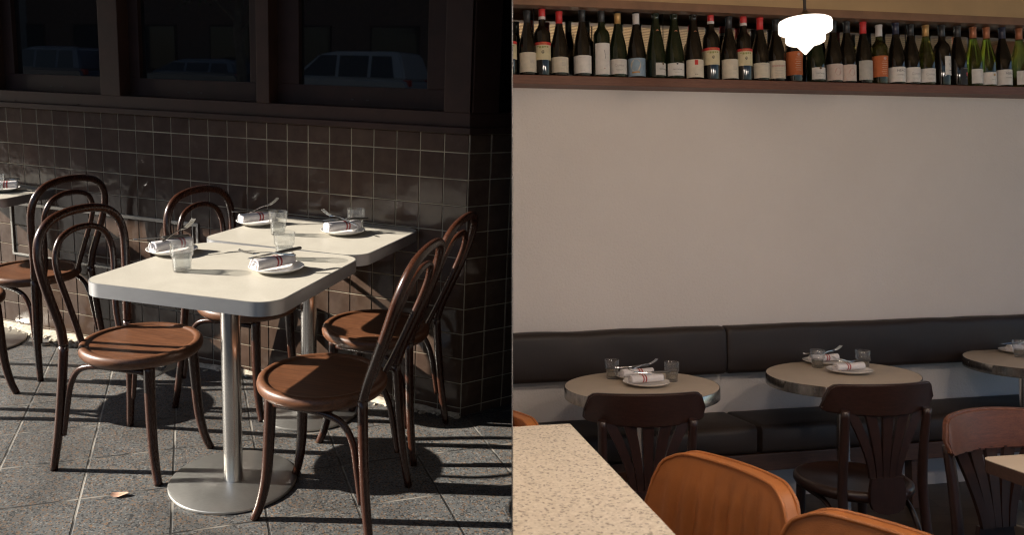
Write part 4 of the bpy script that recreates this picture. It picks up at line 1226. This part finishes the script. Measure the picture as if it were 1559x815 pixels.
# --- orange leather chairs (face +x locally)
def make_leather_chair(M4, label, cutit=False):
    t = empty('leather_chair', M4, label, 'chair', 'orange leather chairs at the stone counter')
    W2, H0, H1 = 0.225, 0.47, 0.84
    def outline(u):      # top height along the width
        au = abs(u)
        return H1 - (0.12 * (1 - math.sqrt(max(0.0, 1 - ((au - 0.55) / 0.45) ** 2))) if au > 0.55 else 0.0)
    NU, NV = 56, 14
    def surf(u, v, th, ch):
        z = H0 + (outline(u) - H0) * v
        y = u * W2 * (0.90 + 0.10 * math.sin(PI * (0.25 + 0.6 * v)))
        x = -0.20 - 0.055 * (z - H0) / (H1 - H0) + 0.055 * u * u
        rib = 0.0
        if ch:
            e = max(0.0, 1 - max(abs(u) / 0.86, abs(v - 0.45) / 0.44) ** 8)
            rib = 0.0115 * e * abs(math.sin(u * PI * 5.0))
        edge = 1 - 0.35 * max(0, (abs(u) - 0.9) / 0.1) ** 2
        return Vector((x + (th + rib) * edge, y, z))
    bm = bm_new()
    Fv = [[bm.verts.new(surf(-1 + 2 * i / NU, j / NV, 0.020, True)) for j in range(NV + 1)] for i in range(NU + 1)]
    Bv = [[bm.verts.new(surf(-1 + 2 * i / NU, j / NV, -0.020, False)) for j in range(NV + 1)] for i in range(NU + 1)]
    for i in range(NU):
        for j in range(NV):
            bm.faces.new((Fv[i][j], Fv[i + 1][j], Fv[i + 1][j + 1], Fv[i][j + 1])); bm.faces.new((Bv[i][j + 1], Bv[i + 1][j + 1], Bv[i + 1][j], Bv[i][j]))
        bm.faces.new((Fv[i][NV], Fv[i + 1][NV], Bv[i + 1][NV], Bv[i][NV])); bm.faces.new((Bv[i][0], Bv[i + 1][0], Fv[i + 1][0], Fv[i][0]))
    for j in range(NV):
        bm.faces.new((Fv[0][j], Fv[0][j + 1], Bv[0][j + 1], Bv[0][j])); bm.faces.new((Fv[NU][j + 1], Fv[NU][j], Bv[NU][j], Bv[NU][j + 1]))
    if cutit: bmesh.ops.recalc_face_normals(bm, faces=bm.faces[:]); cut(bm, M4, 1)
    bk = obj('backrest', bm, M['tanleather'], t, smooth_angle=60)
    bm = bm_new()
    for th in (0.019, -0.019):
        pts = [surf(-1, 0, th, False)] + [surf(-1, j / 4, th, False) for j in range(1, 4)] + [surf(-1 + 2 * i / 16, 1, th, False) for i in range(17)] + [surf(1, j / 4, th, False) for j in range(3, -1, -1)]
        add_tube(bm, [tuple(p_) for p_ in pts], 0.0042, 3, 8)
    if cutit: cut(bm, M4, 1)
    obj('piping', bm, M['tanleather'], bk)
    if not cutit:
        bm = bm_new()
        for s in (-1, 1):
            p_ = surf(s * 1.0, 0.62, 0.0, False)
            mt = Matrix.Translation(p_) @ Matrix.Rotation(PI / 2, 4, 'X')
            bmesh.ops.create_uvsphere(bm, u_segments=12, v_segments=8, radius=0.007, matrix=mt)
        obj('stud', bm, M['cutlery'], bk)
    bm = bm_new()
    add_prism(bm, [(x - 0.005, y) for x, y in rrect(0.42, 0.43, 0.07, 6)], 0.40, 0.468, 0.015)
    if cutit: cut(bm, M4, 1)
    obj('seat', bm, M['tanleather'], t, smooth_angle=40)
    for sx in (-1, 1):
        for s in (-1, 1):
            bm = bm_new(); add_tube(bm, [(sx * 0.16, s * 0.16, 0.405), (sx * 0.20, s * 0.20, 0.0)], [0.011, 0.009], 1, 10)
            if cutit: cut(bm, M4, 1)
            if len(bm.verts) > 3: obj('leg', bm, M['blackmetal'], t)
            else: bm.free()
    return t
# backrest of the near chairs runs away from the lens beside the counter
o2 = zR((1112, 700), 0.84)
face = R_(180 - 15)
def lc(px, ang, off=-0.255):
    p_ = zR(px, 0.84); a = R_(ang)
    return at(ROOM, p_[0] - off * math.cos(a), p_[1] - off * math.sin(a), 0, a)
make_leather_chair(lc((1124, 710), 196), 'orange tan leather chair with ribbed back, largest in view beside the counter')
make_leather_chair(lc((1374, 810), 200), 'orange tan leather chair at the bottom picture edge, only its curved top showing')
make_leather_chair(lc((764, 626), -150), 'orange leather chair back showing behind the far end of the counter', True)

# --- pendant lamp
def pendant(M4, label, mat='opal', zt=1.96):
    t = empty('pendant_lamp', M4, label, 'lamp', 'opal pendant lamps of the dining room')
    s = 0.128
    bm = bm_new()
    prof = [(0.0, 0.0), (0.003, 0.001), (0.044, 0.046), (0.052, 0.051), (0.078, 0.055), (0.0905, 0.062), (0.0945, 0.071), (0.0945, 0.106), (0.0965, 0.109), (0.116, 0.111), (0.1255, 0.116), (0.1275, 0.124), (0.1275, 0.164), (0.1245, 0.173), (0.112, 0.180), (0.085, 0.1845), (0.062, 0.186)]
    K_ = 0.72
    add_lathe(bm, [(a * K_, z * K_) for a, z in prof], 64)
    obj('shade', bm, M[mat], t)
    bm = bm_new(); add_lathe(bm, [(a * K_, z * K_) for a, z in [(0.062, 0.1855), (0.064, 0.191), (0.058, 0.199), (0.040, 0.207), (0.018, 0.213), (0.012, 0.227), (0.0, 0.227)]], 40); obj('fitter', bm, M['fitter'], t)
    bm = bm_new(); add_lathe(bm, [(0.0055, 0.162), (0.0055, ZC - zt)], 14); obj('rod', bm, M['blackmetal'], t)
    return t
M['fitter'] = simple('aged_brass', (0.16, 0.11, 0.06), 0.35, 0.8)
lp = yR((1226.5, 83), 2.6)
pendant(at(ROOM, lp[0], lp[1], lp[2]), 'lit stepped opal glass pendant lamp hanging before the wine bottles', 'opal_dim', lp[2])
PEND2 = [(0.95, 0.9), (2.6, 0.9)]
for x, y, lab in ((0.80, 1.25, 'lit opal pendant lamp above the stone counter, over the top of the picture'), (2.10, 1.30, 'lit opal pendant lamp between the two rows of tables, above the picture'), (2.0, 0.1, 'lit opal pendant lamp close over the lens side of the room, above the picture'), (3.6, 0.1, 'lit opal pendant lamp in the far right corner of the room, out of the picture')):
    pendant(at(ROOM, x, y, 1.96), lab)

# --- wine bottles
YBOT = 3.618
def text_mesh(s, size):
    cu = bpy.data.curves.new('t', 'FONT'); cu.body = s; cu.size = size; cu.align_x = 'CENTER'; cu.resolution_u = 2
    ob = bpy.data.objects.new('t', cu)
    me = ob.to_mesh()
    vs = [v_.co.copy() for v_ in me.vertices]; fs = [tuple(p_.vertices) for p_ in me.polygons]
    ob.to_mesh_clear(); bpy.data.objects.remove(ob); bpy.data.curves.remove(cu)
    return vs, fs
def patch(bm, r, a0, a1, z0, z1, off, mi=0, n=14):
    """curved label between angles a0..a1 (0 faces the room, positive to the right)"""
    rings = []
    for i in range(n + 1):
        a = R_(a0 + (a1 - a0) * i / n)
        rings.append([bm.verts.new(((r + off) * math.sin(a), -(r + off) * math.cos(a), z)) for z in (z0, z1)])
    for a, b2 in zip(rings[:-1], rings[1:]):
        f = bm.faces.new((a[0], b2[0], b2[1], a[1])); f.smooth = True; f.material_index = mi
def wrap_text(bm, s, size, r, ang, z, off, mi):
    vs, fs = text_mesh(s, size)
    out = [bm.verts.new(((r + off) * math.sin(R_(ang) + v_.x / r), -(r + off) * math.cos(R_(ang) + v_.x / r), z + v_.y)) for v_ in vs]
    for f in fs:
        try: bm.faces.new([out[i] for i in f]).material_index = mi
        except Exception: pass
def disc_on(bm, r, ang, z, rad, off, mi, sx=1.0):
    vs = []
    for k in range(16):
        dx, dz = sx * rad * math.cos(2 * PI * k / 16), rad * math.sin(2 * PI * k / 16)
        a = R_(ang) + dx / r
        vs.append(bm.verts.new(((r + off) * math.sin(a), -(r + off) * math.cos(a), z + dz)))
    bm.faces.new(vs).material_index = mi
SHAPES = {
 'burg': (0.0385, [(0.0, 0.004), (0.030, 0.0), (0.036, 0.002), (0.0385, 0.008), (0.0385, 0.118), (0.037, 0.138), (0.032, 0.163), (0.025, 0.190), (0.019, 0.213), (0.0155, 0.232), (0.0142, 0.25), (0.0140, 0.283), (0.0155, 0.284), (0.0155, 0.291), (0.0138, 0.292), (0.0, 0.292)]),
 'bord': (0.0365, [(0.0, 0.004), (0.030, 0.0), (0.0345, 0.002), (0.0365, 0.008), (0.0365, 0.172), (0.0355, 0.187), (0.030, 0.201), (0.021, 0.212), (0.0155, 0.224), (0.0142, 0.24), (0.0140, 0.290), (0.0155, 0.291), (0.0155, 0.298), (0.0138, 0.299), (0.0, 0.299)]),
 'champ': (0.0420, [(0.0, 0.006), (0.032, 0.0), (0.039, 0.003), (0.0420, 0.010), (0.0420, 0.105), (0.0405, 0.125), (0.0345, 0.160), (0.0265, 0.200), (0.0195, 0.238), (0.0155, 0.262), (0.0145, 0.285), (0.0165, 0.286), (0.0165, 0.295), (0.0145, 0.297), (0.0, 0.297)]),
}
# x px, shape, glass, capsule (mat, z0), label list, height px, text label
Btl = [
 (774, 'bord', 'bt_dark', 'cap_red', 'R', 18, 'red-capsuled wine bottle cut by the partition at the left end of the shelf'),
 (803, 'burg', 'bt_dark', 'cap_black', ('pap_cream', -45, 62, 0.018, 0.112, 'lines'), 16, 'dark bottle with tall cream label, first whole one from the left end'),
 (825.7, 'bord', 'bt_dark', 'cap_red', 'R', 11.5, 'red and yellow labelled bottle near the left end of the shelf'),
 (851.6, 'burg', 'bt_dark', 'cap_red', ('pap_cream', -48, 55, 0.020, 0.094, 'lines'), 17.5, 'bottle with all-red capsule near the left end of the shelf'),
 (886.7, 'burg', 'bt_dark', 'cap_black', ('pap_white', -62, 55, 0.020, 0.105, 'faint'), 14, 'black-capsuled bottle with a wide blank white label, left part of the shelf'),
 (916, 'bord', 'bt_green', 'cap_black', ('pap_white', -40, 48, 0.016, 0.168, 'squiggle'), 13.5, 'bottle with a very tall narrow white label and thin squiggle'),
 (940.6, 'burg', 'bt_green', 'cap_gold', ('pap_white', -52, 55, 0.020, 0.092, 'script'), 17.5, 'green bottle with gold band on the neck, left part of the shelf'),
 (968.8, 'burg', 'bt_dark', 'cap_white', ('pap_blue', -62, 62, 0.012, 0.100, 'paint'), 18, 'bottle with white capsule and a blue painted label'),
 (998.4, 'champ', 'bt_green', 'bt_green', ('pap_white', -8, 62, 0.018, 0.078, 'champ'), 19.5, 'sparkling wine bottle with half-turned white label'),
 (1026.6, 'champ', 'bt_green', 'bt_green', ('pap_white', -40, 48, 0.018, 0.080, 'champ2'), 20.5, 'sparkling wine bottle with full white label and dark seal'),
 (1056, 'champ', 'bt_dark', 'bt_dark', ('pap_cream', -45, 55, 0.012, 0.100, 'redsq'), 21, 'bottle with a red square on its cream label'),
 (1082.5, 'bord', 'bt_dark', 'cap_red', 'R', 18.5, 'red and yellow labelled bottle beside the red square label'),
 (1110, 'burg', 'bt_dark', 'cap_black', ('pap_cream', -52, 60, 0.012, 0.108, 'lines'), 25, 'dark bottle standing between two red and yellow labelled ones'),
 (1132.3, 'bord', 'bt_dark', 'cap_red', 'R', 21.5, 'red and yellow labelled bottle nearest the lamp'),
 (1157.4, 'burg', 'bt_dark', 'cap_red', ('pap_cream', -48, 55, 0.018, 0.094, 'faint'), 27, 'all-red capsule bottle left of the pendant lamp'),
 (1181.8, 'burg', 'bt_dark', 'cap_black', ('pap_cream', -55, 55, 0.018, 0.108, 'redtext'), 29.5, 'bottle with red lettering on a cream label, left of the lamp'),
 (1208.6, 'bord', 'bt_dark', 'cap_black', ('pap_orange', -60, 55, 0.038, 0.158, 'orange'), 30, 'orange labelled bottle half hidden behind the lamp'),
 (1241, 'champ', 'bt_green', 'bt_green', ('pap_white', -30, 45, 0.018, 0.078, 'champ'), 31, 'sparkling wine bottle right behind the lamp tip'),
 (1268.8, 'burg', 'bt_dark', 'cap_black', ('pap_pink', -52, 52, 0.016, 0.100, 'rose'), 32, 'pale pink labelled bottle, the wider of the pair right of the lamp'),
 (1289.3, 'burg', 'bt_dark', 'cap_black', ('pap_pink', -45, 50, 0.014, 0.098, 'rose'), 32.5, 'pale pink labelled bottle next to the red capsule one'),
 (1314.3, 'burg', 'bt_dark', 'cap_red', ('pap_grey', -38, 58, 0.022, 0.122, 'lines'), 33.5, 'red-capsuled bottle with a grey label, right of the lamp'),
 (1338.4, 'bord', 'bt_olive', 'cap_white', ('pap_orange', -60, 58, 0.040, 0.150, 'orange'), 38, 'orange labelled bottle with white capsule'),
 (1364, 'burg', 'bt_dark', 'cap_navy', ('pap_white', -60, 50, 0.016, 0.094, 'neac'), 34.5, 'white labelled bottle with bold black letters beside the orange label'),
 (1386.5, 'burg', 'bt_dark', 'cap_black', ('pap_white', -48, 60, 0.016, 0.094, 'script'), 37, 'dark bottle with faint script label left of a gold-capped green one'),
 (1409.6, 'burg', 'bt_olive', 'cap_gold', ('pap_white', -50, 55, 0.018, 0.090, 'script'), 38, 'green bottle with gold capsule, right part of the shelf'),
 (1433.9, 'bord', 'bt_dark', 'cap_black', ('pap_white', -6, 58, 0.058, 0.158, 'drawing'), 37.5, 'black bottle with narrow white drawing label'),
 (1458, 'burg', 'bt_dark', 'cap_black', ('pap_black', -10, 65, 0.010, 0.100, 'reddot'), 39, 'black bottle with a black label and red dot'),
 (1481.7, 'burg', 'bt_light', 'cap_copper', ('pap_white', -30, 48, 0.018, 0.094, 'faint'), 41, 'yellow green bottle with copper capsule beside the black labelled one'),
 (1502, 'burg', 'bt_light', 'cap_copper', ('pap_white', -48, 55, 0.014, 0.080, 'sun'), 41.5, 'light green bottle with a small sun on its label'),
 (1526, 'burg', 'bt_dark', 'cap_navy', ('pap_white', -55, 55, 0.014, 0.096, 'neac'), 41.5, 'white labelled bottle with bold black letters near the right end'),
 (1551.6, 'burg', 'bt_olive', 'cap_copper', ('pap_white', -35, 60, 0.018, 0.092, 'faint'), 43, 'copper-capped olive green bottle at the right picture edge'),
]
for px, shp, gl, cap, lab, ytop, text in Btl:
    r, prof = SHAPES[shp]
    xw = yR((px, 80), YBOT)[0]
    H = yR((px, ytop), YBOT)[2] - 2.1062
    zs = H / prof[-1][1]
    r0 = r * 1.10; rs_ = 1.10
    M4 = at(ROOM, xw, YBOT, 2.1062, R_(-14))
    t = empty('wine_bottle', M4, text, 'bottle', 'wine bottles on the high shelf')
    cutit = px < 790
    bm = bm_new(); add_lathe(bm, [(a * rs_, z * zs) for a, z in prof], 28)
    if cutit: cut(bm, M4, 1)
    obj('bottle_body', bm, M[gl], t)
    # capsule follows the neck
    if cap not in ('bt_green', 'bt_dark'):
        zmax = prof[-1][1]; zc0 = zmax - (0.052 if lab == 'R' else 0.058)
        neck = [(a, z) for a, z in prof if z > zc0 and a > 0.001]
        bm = bm_new()
        ztop_c = zmax * zs + 0.0006
        first = 0.0146 if shp != 'champ' else 0.0160
        pf = [(first * rs_ + 0.0007, zc0 * zs)] + [(a * rs_ + 0.0007, z * zs) for a, z in neck] + [(0.0, ztop_c)]
        add_lathe(bm, pf, 24)
        if lab == 'R':
            zb_ = zc0 * zs
            add_lathe(bm, [(first * rs_ + 0.0011, zb_ - 0.0005), (first * rs_ + 0.0012, zb_ + 0.013)], 24, mi=1)
            add_lathe(bm, [(first * rs_ + 0.0022, ztop_c - 0.010), (first * rs_ + 0.0022, ztop_c + 0.0008), (0.0, ztop_c + 0.0010)], 24, mi=2)
        if cap in ('cap_gold', 'cap_white') and px < 1000:
            add_lathe(bm, [(first * rs_ + 0.0022, ztop_c - 0.012), (first * rs_ + 0.0022, ztop_c + 0.0008), (0.0, ztop_c + 0.0010)], 24, mi=2)
        if cutit: cut(bm, M4, 1)
        obj('capsule', bm, [M[cap], M['cap_white'], M['cap_black']], t)
    else:
        bm = bm_new(); disc_on(bm, 0.024, 10, 0.212 * zs, 0.007, 0.0016, 0)
        for v_ in bm.verts: v_.co.y -= 0.001
        obj('neck_seal', bm, M['cap_copper'], t)
    bm = bm_new()
    off = 0.0006
    if lab == 'R':
        mats = [M['pap_yellow'], M['pap_red'], M['pap_green'], M['ink'], M['cap_gold']]
        patch(bm, r0, -80, 80, 0.078, 0.162, off, 0)
        patch(bm, r0, -82, 82, 0.150, 0.1635, off + 0.0004, 1)
        for a in (-34, -18, 0, 16, 34): patch(bm, r0, a - 6, a + 7, 0.134 + 0.003 * (a % 3), 0.144, off + 0.0004, 2, 3)
        disc_on(bm, r0, 2, 0.115, 0.0075, off + 0.0004, 3)
        wrap_text(bm, 'ROSSO', 0.012, r0, 0, 0.1525, off + 0.0008, 4)
        wrap_text(bm, '79', 0.016, r0, 2, 0.1085, off + 0.0008, 0)
    else:
        pm, a0, a1, z0, z1, kind = lab
        a0 = max(-84, a0 * 1.38); a1 = min(84, a1 * 1.38)
        mats = [M[pm], M['ink'], M['inkred'], M['inkpink'], M['inkgrey'], M['pap_red'], M['cap_gold'], M['pap_cream'], M['pap_white']]
        patch(bm, r0, a0, a1, z0, z1, off, 0)
        ac = (a0 + a1) / 2; zc = (z0 + z1) / 2; o2_ = off + 0.0005
        def bar(da0, da1, zz, h=0.0012, mi=4): patch(bm, r0, ac + da0, ac + da1, zz, zz + h, o2_, mi, 5)
        if kind == 'lines':
            for i_ in range(3): bar(4, 34, zc + 0.008 - 0.006 * i_, 0.0018)
            for i_ in range(3): bar(2, 20 + 5 * i_, zc - 0.018 - 0.005 * i_, 0.001)
        elif kind == 'faint':
            bar(-20, 20, z1 - 0.010, 0.001); bar(-14, 14, z0 + 0.012, 0.001)
        elif kind == 'squiggle':
            for i_ in range(6): patch(bm, r0, ac + 6 + 2.4 * i_ - 0.2 * i_ * i_, ac + 8.2 + 2.4 * i_ - 0.2 * i_ * i_, zc + 0.034 - 0.007 * i_, zc + 0.042 - 0.007 * i_, o2_, 1, 1)
            patch(bm, r0, ac + 2, ac + 12, z0 + 0.026, z0 + 0.030, o2_, 3, 2)
        elif kind == 'script':
            wrap_text(bm, 'Cuvee', 0.018, r0, ac, zc, o2_, 4); bar(-24, 24, z0 + 0.020, 0.0012); bar(-18, 18, z0 + 0.014, 0.001)
        elif kind == 'paint':
            disc_on(bm, r0, ac - 14, zc + 0.008, 0.030, o2_, 7, 0.85); patch(bm, r0, ac - 40, ac + 12, z0 + 0.014, z0 + 0.022, o2_ + 0.0003, 6, 6)
        elif kind in ('champ', 'champ2'):
            wrap_text(bm, 'TAITTINGER', 0.0085, r0, ac + 2, zc - 0.004, o2_, 1)
            disc_on(bm, r0, ac, z1 - 0.004, 0.0065, o2_, 6 if kind == 'champ' else 8); disc_on(bm, r0, ac, z1 - 0.004, 0.0050, o2_ + 0.0004, 1)
            bar(-14, 14, zc - 0.016, 0.001)
        elif kind == 'redsq':
            patch(bm, r0, ac - 14, ac + 6, z1 - 0.027, z1 - 0.003, o2_, 5, 6); wrap_text(bm, 'Brut', 0.008, r0, ac - 4, z0 + 0.012, o2_, 1)
        elif kind == 'redtext':
            wrap_text(bm, 'SIMONHARTE', 0.0115, r0, ac, zc + 0.014, o2_, 2)
            for i_ in range(5): bar(-30, 30 - 4 * (i_ % 2), zc + 0.002 - 0.008 * i_, 0.0013)
        elif kind == 'orange':
            for i_ in range(7): bar(-2 - 6 * (i_ % 2), 38, z1 - 0.030 - 0.011 * i_, 0.0014, 7)
            disc_on(bm, r0, ac + 18, z1 - 0.015, 0.008, o2_, 3)
        elif kind == 'rose':
            disc_on(bm, r0, ac + 8, zc + 0.002, 0.020, o2_, 3, 0.8)
        elif kind == 'neac':
            wrap_text(bm, 'NEAC', 0.0165, r0, ac + 16, zc + 0.014, o2_, 1); wrap_text(bm, '. CHATEAU', 0.008, r0, ac + 10, zc - 0.006, o2_, 1)
        elif kind == 'drawing':
            rg_ = random.Random(9)
            for i_ in range(10): a_ = ac - 4 + rg_.uniform(-10, 22); z_ = zc + rg_.uniform(-0.012, 0.034); patch(bm, r0, a_, a_ + rg_.uniform(1, 4), z_, z_ + rg_.uniform(0.002, 0.010), o2_, 1, 1)
            bar(-12, 26, z0 + 0.024, 0.003, 1); bar(16, 22, z0 + 0.012, 0.004, 1)
        elif kind == 'reddot':
            disc_on(bm, r0, ac + 4, zc + 0.010, 0.011, o2_, 2, 0.75); bar(-30, 30, z1 - 0.006, 0.0016, 4); wrap_text(bm, 'SRG', 0.008, r0, ac + 4, z0 + 0.030, o2_, 4)
        elif kind == 'sun':
            disc_on(bm, r0, ac + 16, z1 - 0.015, 0.007, o2_, 6); wrap_text(bm, 'BRISE', 0.009, r0, ac + 8, zc - 0.010, o2_, 4)
    if cutit: cut(bm, M4, 1)
    if len(bm.verts): obj('label', bm, mats, t)
    else: bm.free()

# ================================================================== light
w = bpy.data.worlds.new('World'); sc.world = w; w.use_nodes = True
nt = w.node_tree
bg = nt.nodes['Background']
sky = nt.nodes.new('ShaderNodeTexSky'); sky.sky_type = 'NISHITA'; sky.sun_disc = False
sky.sun_elevation = R_(SUN_EL)
sky.sun_rotation = R_(249)
nt.links.new(sky.outputs[0], bg.inputs['Color'])
bg.inputs['Strength'].default_value = 0.05
sl = bpy.data.lights.new('Sun', 'SUN'); sl.energy = 5.0; sl.angle = R_(0.5); sl.color = (1.0, 0.93, 0.82)
so = bpy.data.objects.new('Sun', sl); COL.objects.link(so)
d = Vector((math.cos(R_(SUN_AZ)) * math.cos(R_(SUN_EL)), math.sin(R_(SUN_AZ)) * math.cos(R_(SUN_EL)), -math.sin(R_(SUN_EL))))
so.rotation_euler = d.to_track_quat('-Z', 'Y').to_euler()

sc.view_settings.view_transform = 'Standard'
sc.view_settings.look = 'None'
sc.view_settings.exposure = 1.5
sc.view_settings.gamma = 1.0
sc.view_settings.use_curve_mapping = False
sc.render.engine = 'CYCLES'
sc.cycles.max_bounces = 10
sc.cycles.diffuse_bounces = 5
sc.cycles.transparent_max_bounces = 16
sc.cycles.sample_clamp_indirect = 6
sc.cycles.caustics_reflective = False
sc.cycles.caustics_refractive = False
sc.cycles.use_denoising = True
sc.cycles.denoiser = 'OPENIMAGEDENOISE'
sc.cycles.denoising_prefilter = 'ACCURATE'
sc.cycles.denoising_input_passes = 'RGB_ALBEDO_NORMAL'
sc.cycles.pixel_filter_type = 'BLACKMAN_HARRIS'
sc.cycles.filter_width = 1.25
